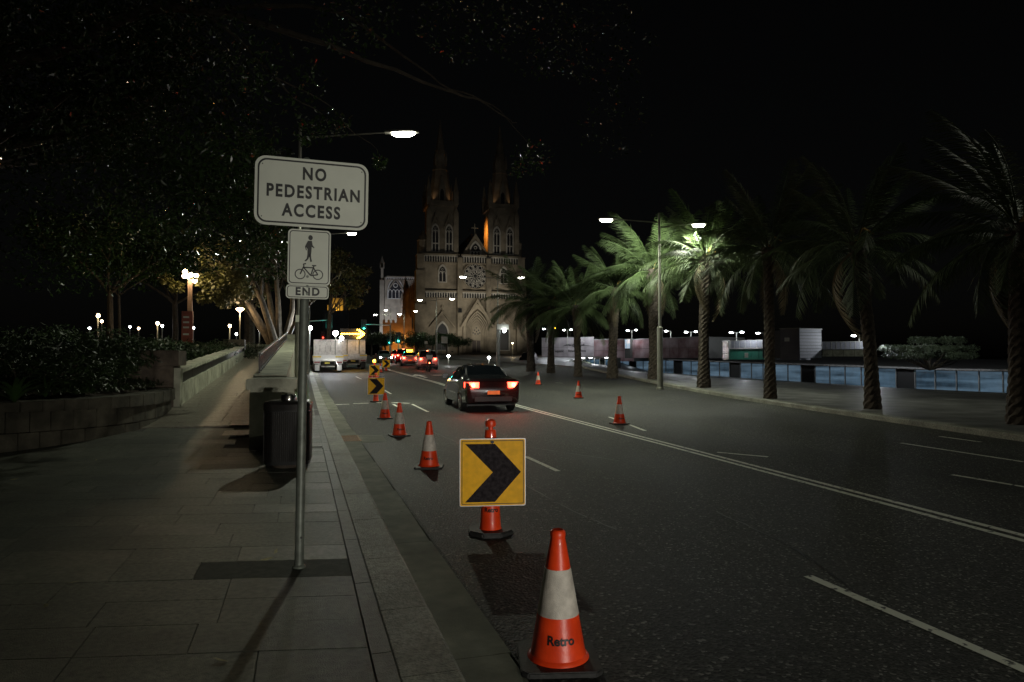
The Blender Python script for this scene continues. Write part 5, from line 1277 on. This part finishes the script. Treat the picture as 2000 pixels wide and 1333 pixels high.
# y, bottom, belt, top, w_low, w_belt, w_top
HATCH = [(0,.42,.70,.74,.66,.70,.62),(.03,.30,.80,.86,.76,.78,.70),(.10,.25,.88,.95,.82,.82,.72),(.22,.23,.93,1.06,.85,.84,.70),(.62,.20,.95,1.40,.87,.86,.60),(1.2,.20,.94,1.47,.88,.87,.60),(2.0,.20,.93,1.46,.88,.87,.60),(2.6,.20,.92,1.38,.88,.86,.59),(3.25,.20,.90,.97,.88,.84,.70),(3.8,.21,.80,.86,.86,.80,.66),(4.15,.24,.66,.72,.80,.74,.6),(4.27,.36,.5,.56,.70,.66,.5)]
SEDAN = [(0,.42,.70,.74,.68,.72,.64),(.04,.30,.86,.93,.80,.80,.72),(.14,.25,.95,1.02,.84,.83,.72),(.55,.22,.96,1.05,.87,.85,.70),(1.0,.20,.96,1.12,.89,.87,.66),(1.55,.20,.95,1.41,.9,.88,.58),(2.1,.20,.94,1.46,.9,.88,.58),(2.8,.20,.93,1.42,.9,.87,.58),(3.55,.20,.91,.99,.9,.85,.70),(4.2,.21,.82,.88,.88,.80,.66),(4.6,.24,.66,.72,.82,.74,.6),(4.72,.36,.5,.56,.70,.66,.5)]
SUV = [(0,.46,.84,.90,.72,.76,.70),(.03,.34,.98,1.08,.82,.84,.76),(.10,.3,1.04,1.24,.88,.87,.76),(.34,.28,1.06,1.62,.9,.89,.68),(1.0,.28,1.06,1.70,.92,.9,.68),(2.1,.28,1.05,1.69,.92,.9,.67),(2.7,.28,1.04,1.58,.92,.89,.66),(3.3,.28,1.02,1.12,.91,.87,.74),(3.95,.30,.95,1.02,.89,.84,.7),(4.4,.33,.78,.84,.84,.78,.64),(4.52,.44,.6,.66,.74,.7,.56)]
def make_car(name, lab, cat, style, paint, base, heading, lights_on=True, tail_pw=30, roof_sign=False, head=False, dash=False):
    rows0 = {'hatch': HATCH, 'sedan': SEDAN, 'suv': SUV}[style]; rows = catmull(rows0, 5)
    t = thing(name, lab, cat, base, heading, 'cars on the road')
    def ringp(r):
        y, zb_, zl, zt, wl, wb, wt = r; up = zt - zl
        h = [(0, zb_), (wl*.88, zb_), (wl*.98, zb_+.06), (wl*1.0, zb_+.16), (wl*.995+.01, (zb_+zl)/2), (wb*1.01, zl-.08), (wb, zl), (wb+(wt-wb)*.12, zl+up*.1), (wb+(wt-wb)*.5, zl+up*.48), (wt+.02*1, zl+up*.84), (wt*.93, zt-.035*min(1, up*3)), (wt*.7, zt), (wt*.35, zt+.012), (0, zt+.016)]
        return h
    NJ = 14; rings = [[(x, r[0], z) for x, z in ringp(r)] for r in rows]
    wheels_y = ((.78, 3.42) if style == 'hatch' else (.95, 3.75) if style == 'sedan' else (.85, 3.62)); wr = .31 if style != 'suv' else .36
    groups = {'body': MB(), 'side_window': MB(), 'side_window_b': MB(), 'rear_window': MB(), 'windscreen': MB()}
    nsub = 3
    for i in range(len(rings) - 1):
        up = rows[i][3] - rows[i][2]; up2 = rows[i+1][3] - rows[i+1][2]; yc = (rows[i][0] + rows[i+1][0]) / 2
        dzt = (rows[i+1][3] - rows[i][3]) / max(.01, rows[i+1][0] - rows[i][0])
        for j in range(NJ - 1):
            for sgn in (-1, 1):
                q = [rings[i][j], rings[i+1][j], rings[i+1][j+1], rings[i][j+1]]; q = [(x*sgn, y, z) for x, y, z in q]
                zc_ = sum(p[2] for p in q)/4
                if 2 <= j <= 5 and any((yc-wy)**2 + (zc_-wr)**2 < (wr+.035)**2 for wy in wheels_y): continue
                g = 'body'
                if 7 <= j <= 8 and min(up, up2) > .22: g = 'side_window'
                pil = style != 'suv' and (abs(yc - (2.05 if style == 'hatch' else 2.2)) < .05)
                if g == 'side_window' and pil: g = 'body'
                if j >= 10 and j <= 12 and dzt > .35 and min(up, up2) > .1 : g = 'rear_window'
                if j >= 10 and dzt < -.45 and min(up, up2) > .08: g = 'windscreen'
                if g == 'side_window' and sgn < 0: g = 'side_window_b'
                groups[g].add(q, [(0, 1, 2, 3) if sgn > 0 else (3, 2, 1, 0)])
    for end, rev in ((0, False), (-1, True)):
        ring = rings[end]; full = ring + [(-x, y, z) for x, y, z in ring[::-1][1:-1]]; groups['body'].add(full, [tuple(range(len(full)))])
    for g, mbg in groups.items():
        if not mbg.v: continue
        g = g.replace('_b', ''); me = mbg.mesh(g); bm = bmesh.new(); bm.from_mesh(me); bmesh.ops.remove_doubles(bm, verts=bm.verts, dist=.0005); bmesh.ops.recalc_face_normals(bm, faces=bm.faces); bm.to_mesh(me); bm.free()
        part(g, me, paint if g == 'body' else M_glassd, t, True)
    wm = MB()
    part('underbody', MB().box(-.72, .72, .5, rows[-1][0]-.5, .18, .5), M_black, t)
    for wy in wheels_y:
        for sx in (-1, 1):
            xo = (.86 if style != 'suv' else .89) * sx
            part('wheel_arch', MB().box(min(xo-.32*sx, xo-.06*sx), max(xo-.32*sx, xo-.06*sx), wy-wr-.03, wy+wr+.03, .25, wr*2+.04), M_black, t)
            wh = MB(); prof_ = [(wr*.62, -.1), (wr*.9, -.105), (wr, -.08), (wr, .08), (wr*.9, .105), (wr*.62, .1)]; wh.lathe(prof_, 24)
            wh.v = [((z*sx if True else z) + xo - .09*sx, x + wy, y_ + wr) for x, y_, z in wh.v]; o = part('wheel', wh, M_blackrub, t, True)
            rm = MB(); 
            for k in range(5):
                a = R(72*k+10); rm.beam((xo + .018*sx, wy, wr), (xo + .008*sx, wy + math.cos(a)*wr*.62, wr + math.sin(a)*wr*.62), .055, .03)
            rr_ = MB().lathe([(wr*.66, -.01), (wr*.66, .01), (wr*.58, .01), (wr*.58, -.01)], 24); rr_.v = [(z*sx + xo + .012*sx, x + wy, y_ + wr) for x, y_, z in rr_.v]; rm.add(rr_.v, rr_.f)
            part('rim', rm, M_alu, o)
    # lamps follow the rear corners
    zl = rows0[2][2]; tz0, tz1 = zl - .20, zl - .03
    Em = E_red if lights_on else M_orange2
    for sx in (-1, 1):
        wv = []; 
        for (x, y) in ((.44, -.012), (.60, -.004), (.72, .03), (.80, .11), (.84, .26)):
            x += (.0 if style == 'hatch' else .02 if style == 'sedan' else .04); wv.append((x*sx, y))
        mb = MB()
        n = len(wv); fr = [(x, y, z) for z in (tz0, tz1) for x, y in wv]; bk = [(x*.93, y+.06, z) for z in (tz0, tz1) for x, y in wv]
        mb.add(fr + bk, [(i, i+1, n+i+1, n+i) for i in range(n-1)] + [(2*n+i, 3*n+i, 3*n+i+1, 2*n+i+1) for i in range(n-1)] + [(n+i, n+i+1, 3*n+i+1, 3*n+i) for i in range(n-1)] + [(i, 2*n+i, 2*n+i+1, i+1) for i in range(n-1)] + [(0, n, 3*n, 2*n), (n-1, 3*n-1, 4*n-1, 2*n-1)])
        tlm = part('tail_light', mb, Em, t)
        if lights_on: part('bulb', MB().bar((.63*sx, -.03, (tz0+tz1)/2), (.63*sx, -.012, (tz0+tz1)/2), .05, None, 12), E_redhot, tlm); light('POINT', t, (.62*sx, -.28, (tz0+tz1)/2), tail_pw, (1, .06, .03), .08)
        part('mirror', MB().box(.9*sx if sx > 0 else -1.08, 1.08 if sx > 0 else -.9, rows[-1][0]*.66, rows[-1][0]*.66+.12, zl+.02, zl+.17), paint, t, bevel=.03)
    bz = rows0[0][1]
    part('bumper_insert', MB().box(-.58, .58, -.022, .05, bz-.08, bz+.06), M_black, t, bevel=.01)
    part('number_plate', MB().box(-.19, .19, -.028, -.004, bz+.13, bz+.24), M_white if style == 'hatch' else M_plate, t)
    part('high_brake_light', MB().box(-.11, .11, (rows0[4][0] if style == 'hatch' else .4 if style == 'suv' else 1.5)-.12, (rows0[4][0] if style == 'hatch' else .4 if style == 'suv' else 1.5)-.06, rows0[4][3]-.03 if style != 'suv' else 1.62, (rows0[4][3] if style != 'suv' else 1.65)), E_redhot if lights_on else M_black, t)
    if style == 'sedan': bpy.data.objects[-1] if False else None
    if roof_sign: part('roof_sign', MB().box(-.3, .3, 2.1, 2.3, 1.5, 1.66), E_amber, t)
    if head:
        for sx in (-1, 1): part('headlight', MB().bar((.6*sx, rows[-1][0]-.1, .66), (.6*sx, rows[-1][0]+.02, .64), .09), E_head, t)
        light('SPOT', t, (0, rows[-1][0]+.25, .7), 250, (1, .95, .88), .2, 80, .5, aim=(0, rows[-1][0]+8, .2))
    return t
P_dark = mat('charcoal_car_paint', (.014, .015, .018), .25, metal=.4, coat=1., noise_amt=.05)
P_black = mat('black_car_paint', (.01, .01, .01), .2, coat=1., noise_amt=.05)
P_silver = mat('silver_car_paint', (.35, .35, .36), .3, metal=.7, coat=.8, noise_amt=.05)
P_red = mat('maroon_car_paint', (.2, .015, .015), .3, metal=.3, coat=.8, noise_amt=.05)
# the passing cars, in the lane between the dashed and the double line, shown at rest
def lane_x(y): return interp([(0, 4.9), (12, 5.2), (24, 5.75), (40, 7.2), (60, 9.0)], y)
for (y, st, pn, lab, pwt) in ((20, 'sedan', P_dark, 'charcoal sedan with glowing tail lights, nearest car on the road ahead', 80),):
    x = lane_x(y); a = math.atan2(-(lane_x(y + 4) - x), 4); make_car('passing_car', lab, 'car', st, pn, Vector((x, y, road_z(y))), a, True, pwt * .22)
fc = make_car('fill_light_car', 'unseen car added behind the viewer, headlights on as fill light', 'car', 'sedan', P_silver, Vector((4.9, -20.5, 0)), 0, True, 8, False, True)  # unseen car added so its headlights fill the cones and signs
for sx in (-1, 1): light('SPOT', fc, (.6 * sx, 4.9, .7), 2800, (1, .96, .86), .1, 34, 1., aim=(-1.6 + .6 * sx, 26, .9))
# queue at the lights
for (px, py, st, pn, lab, rs, hd) in ((836, 723, 'suv', P_silver, 'silver utility car behind the cyclist at the back of the queue', False, False), (801, 716, 'sedan', P_silver, 'taxi with lit amber roof sign in the queue', True, False), (788, 711, 'suv', P_red, 'maroon tall car ahead of the taxi on the left of the queue', False, False), (822, 708, 'sedan', P_dark, 'dark sedan at the front right of the queue', False, False), (776, 706, 'hatch', P_red, 'small red hatchback at the far front of the queue', False, False)):
    p = G(px, py); make_car('queued_car', lab, 'car', st, pn, p, R(-7), True, 22, rs, hd)
p = G(763, 712); c_ = make_car('oncoming_car', 'oncoming car with dazzling white headlights at the start of the double line', 'car', 'sedan', P_silver, p + Vector((0, 9, .1)), R(180), False, 0, False, True)
p = GP(1042, 712); make_car('parked_car', 'dark parked car with lit headlamp left of the fitness centre wall', 'car', 'suv', P_black, D(1038, 712, 95) * 1.0 - Vector((0, 0, 0)), R(150), False, 0, False, False)

# works trucks
def truck(lab, px, py, W, H_body, paint, bars, arrow, rz=0):
    b = G(px, py); t = thing('works_truck', lab, 'truck', b, rz)
    hw = W / 2
    part('chassis', MB().box(-.45, .45, .4, 6.2, .55, .8), M_black, t)
    part('tray', MB().box(-hw, hw, .0, 4.4, .86, 1.0), M_alu, t)
    tg = part('tailgate', MB().box(-hw, hw, -.05, -.005, .90, 1.32), paint, t, bevel=.01)
    for s_ in (-1, 1): part('reflector_strip', MB().box(s_*hw*.75-.3, s_*hw*.75+.3, -.062, -.052, 1.13, 1.24), mat('yellow_reflector', (.8, .6, .1), .4), tg)
    part('side_board', MB().box(-hw, -hw+.04, 0, 4.4, 1.001, 1.32), M_alu, t); part('side_board', MB().box(hw-.04, hw, 0, 4.4, 1.001, 1.32), M_alu, t)
    n = 5
    for k in range(n): part('body_panel', MB().box(-hw+.12+(W-.24)*k/n+.01, -hw+.12+(W-.24)*(k+1)/n-.01, .9, .96, 1.02, H_body), M_alu, t)
    part('body_frame', MB().box(-hw+.05, -hw+.13, .8, 1.0, 1.01, H_body+.05).box(hw-.13, hw-.05, .8, 1.0, 1.01, H_body+.05).box(-hw+.132, hw-.132, .8, 1.0, H_body+.002, H_body+.06), M_alu, t)
    cab = MB(); cab.prism([(0, .5), (1.9, .5), (1.95, 1.3), (1.7, 2.35), (.1, 2.4), (0, 2.2)], -.98, .98); cab.v = [(y, x + 4.5, z) for x, y, z in cab.v]; part('cab', cab, paint, t, bevel=.05)
    part('rear_cab_window', MB().box(-.7, .7, 4.47, 4.495, 1.6, 2.15), M_glassd, t)
    for y in (1.1, 5.4):
        for sx in (-1, 1):
            wh = MB().lathe([(.25, -.14), (.4, -.14), (.42, -.1), (.42, .1), (.4, .14), (.25, .14)], 20); wh.v = [(z + sx*(hw-.22), x + y, q + .42) for x, q, z in wh.v]; o = part('wheel', wh, M_blackrub, t, True)
            part('hub', MB().bar((sx*(hw-.12), y, .42), (sx*(hw-.05), y, .42), .22), M_alu, o)
    for sx in (-1, 1):
        x0, x1 = sorted((sx*(hw-.5), sx*(hw-.08)))
        th = part('tail_light_frame', MB().box(x0-.04, x1+.04, -.03, .04, .68, .88), M_white_paint, t); part('tail_light', MB().box(x0, x1, -.045, -.031, .72, .83), mat('unlit_red_lens', (.25, .02, .02), .3), th)
        part('mudflap', MB().box(x0+.05, x1-.02, .1, .13, .15, .6), M_white_paint if bars else M_black, t)
    part('number_plate', MB().box(-.25, .12, -.03, -.01, .66, .78), M_plate, t); part('tow_bar', MB().box(-.5, .5, -.04, .06, .42, .48), M_alu, t)
    return t
tA = truck('white tray truck with metal sided body, left one of the two parked side by side', 641, 728, 2.2, 2.45, M_white_paint, True, False)
wl_ = part('work_light', MB().lathe([(.05, 0), (.2, .05), (.2, .12)], 12, (0, 0, 0)), E_head, tA); wl_.location = (.55, .6, 3.0); wl_.rotation_euler = (R(100), 0, 0)
part('light_mast', MB().bar((.55, .95, 1.0), (.55, .75, 3.0), .03), M_galv, tA); light('SPOT', tA, (.55, .3, 3.0), 500, (.95, .97, 1), .1, 150, .6, aim=(.3, -6, 0))
wl2 = part('work_light', MB().lathe([(.05, 0), (.15, .05), (.15, .1)], 12), E_head, tA); wl2.location = (1.0, .6, 2.65); wl2.rotation_euler = (R(100), 0, 0)
tB = truck('grey tray truck carrying a glowing amber arrow board, right of the white one', 691, 722, 2.15, 2.5, M_alu, False, True)
bd = part('arrow_board', MB().box(-1.15, 1.15, .6, .68, 2.62, 3.5), M_black, tB)
part('board_mast', MB().bar((-.5, .8, 1.0), (-.5, .7, 2.7), .04).bar((.5, .8, 1.0), (.5, .7, 2.7), .04), M_galv, tB)
bulbs = [(-1.0 + .13*k, 3.05) for k in range(13)] + [(.35 + .13*k, 3.4 - .1*k) for k in range(4)] + [(.35 + .13*k, 2.7 + .1*k) for k in range(4)] + [(.5 + .13*k, 3.4 - .1*k) for k in range(4)] + [(.5 + .13*k, 2.7 + .1*k) for k in range(4)]
lm = MB().bar((0, -.02, 0), (0, 0, 0), .055, None, 10).mesh('arrow_lamp'); E_arrow = emi('arrow_lamp_glow', (1, .5, .03), 30); lm.materials.append(E_arrow)
for x, z in bulbs: o = bpy.data.objects.new('arrow_lamp', lm); COL.objects.link(o); o.parent = bd; o.location = (x, .595, z)
light('POINT', tB, (.3, .1, 3.0), 90, (1, .5, .05), .2)
# lamp standing left of the trucks
p = D(605, 641, 48); t = thing('work_lamp', 'dazzling white work lamp on a stand left of the trucks', 'lamp', (p.x, p.y, footz(p.x, p.y))); h = p.z - footz(p.x, p.y)
part('stand', MB().bar((0, 0, 0), (0, 0, h - .1), .03), M_galv, t); part('lamp_head', MB().lathe([(.05, h-.16), (.17, h-.08), (.19, h), (.12, h+.12)], 12), E_head, t, True); light('POINT', t, (0, -.3, h), 420, (.85, .93, 1), .12)
# dark van at the kerb
p = G(612, 722); t = thing('dark_van', 'dark parked van at the kerb left of the white truck', 'van', p + Vector((.25, 3, 0)), 0)
bdv = MB(); bdv.prism([(0, .35), (4.8, .35), (4.9, 1.0), (4.2, 1.25), (3.6, 2.0), (.15, 2.1), (0, 1.9)], -.9, .9); bdv.v = [(y, x, z) for x, y, z in bdv.v]; part('body', bdv, P_black, t, bevel=.06)
part('rear_window', MB().box(-.65, .65, -.015, -.003, 1.25, 1.75), M_glassd, t)
for sx in (-1, 1):
    part('tail_light', MB().box(sx*.8-.07, sx*.8+.07, -.02, -.004, .9, 1.3), mat('unlit_red_lens', (.25, .02, .02), .3), t)
    for y in (.9, 3.9): part('wheel', MB().bar((sx*.72, y, .33), (sx*.9, y, .33), .33, None, 18), M_blackrub, t)

# ---------------------------------------------------------------- cyclist waiting behind the queue
p = G(839, 727); cy = thing('bicycle', 'bicycle under the waiting cyclist at the back of the queue', 'bicycle', p, R(-8))
for y in (0, 1.02):
    w2 = MB(); w2.frame([(math.cos(R(15*k))*.34, math.sin(R(15*k))*.34) for k in range(24)], [(math.cos(R(15*k))*.31, math.sin(R(15*k))*.31) for k in range(24)], -.015, .015); w2.v = [(b_, a_ + y, c_ + .34) for a_, b_, c_ in w2.v]; part('wheel', w2, M_blackrub, cy)
part('frame', MB().tube([(0,0,.34),(0,.42,.3),(0,.28,.82)], [.018]*3, 6).tube([(0,.42,.3),(0,.88,.78)], [.018]*2, 6).tube([(0,.28,.76),(0,.86,.82)], [.018]*2, 6).tube([(0,1.02,.34),(0,.86,.98)], [.016]*2, 6), P_red, cy)
part('saddle', MB().box(-.07, .07, .14, .4, .84, .89), M_black, cy, bevel=.02); part('handlebar', MB().bar((-.25,.84,1.02), (.25,.84,1.02), .015), M_black, cy)
part('rear_light', MB().box(-.03, .03, -.02, .02, .66, .74), E_redhot, cy)
def skin_figure(name, verts, edges, radii, m, parent):
    me = bpy.data.meshes.new(name); me.from_pydata(verts, edges, []); o = bpy.data.objects.new(name, me); COL.objects.link(o)
    o.modifiers.new('s', 'SKIN'); 
    for v, r in zip(me.skin_vertices[0].data, radii): v.radius = (r, r)
    me.skin_vertices[0].data[0].use_root = True
    sb_ = o.modifiers.new('u', 'SUBSURF'); sb_.levels = 1; sb_.render_levels = 1
    dg = bpy.context.evaluated_depsgraph_get(); m2 = bpy.data.meshes.new_from_object(o.evaluated_get(dg)); bpy.data.objects.remove(o)
    m2.materials.clear(); m2.materials.append(m); m2.name = name
    return part(name, m2, m, parent, True, fixn=False)
pe = thing('person', 'cyclist in dark clothes and pale helmet seated on the bicycle behind the queue', 'person', p, R(-8))
V = [(0,.28,.98),(0,.34,1.2),(0,.46,1.42),(0,.5,1.5),(0,.52,1.62), (.11,.3,.95),(.13,.55,.62),(.12,.45,.2),(.12,.55,.12), (-.11,.3,.95),(-.14,.4,.55),(-.25,.32,.12),(-.25,.42,.05), (.19,.48,1.4),(.25,.6,1.18),(.22,.8,1.05), (-.19,.48,1.4),(-.25,.6,1.18),(-.22,.8,1.05)]
Ed = [(0,1),(1,2),(2,3),(3,4),(0,5),(5,6),(6,7),(7,8),(0,9),(9,10),(10,11),(11,12),(2,13),(13,14),(14,15),(2,16),(16,17),(17,18)]
Rd = [.15,.15,.15,.055,.09,.1,.065,.04,.035,.1,.065,.04,.035,.07,.045,.03,.07,.045,.03]
skin_figure('body', V, Ed, Rd, mat('dark_clothes', (.02, .02, .022), .8), pe)
part('head', MB().lathe([(.03,-.12),(.075,-.08),(.085,0),(.07,.08),(.02,.11)], 14, (0,.52,1.66)), mat('skin', (.4, .25, .17), .6), pe, True)
part('helmet', MB().lathe([(.11,-.01),(.115,.05),(.08,.11),(.02,.13)], 16, (0,.51,1.68)), M_white, pe, True)
bxo = part('delivery_box', MB().box(-.23, .23, -.12, .26, .98, 1.32), mat('pale_box', (.5, .42, .4), .6), None, bevel=.02, loc=p); bxo.rotation_euler = (0, 0, R(-8)); tag(bxo, 'pale square box strapped behind the waiting cyclist', 'box')

bpy.data.objects['road_markings']['kind'] = 'structure'
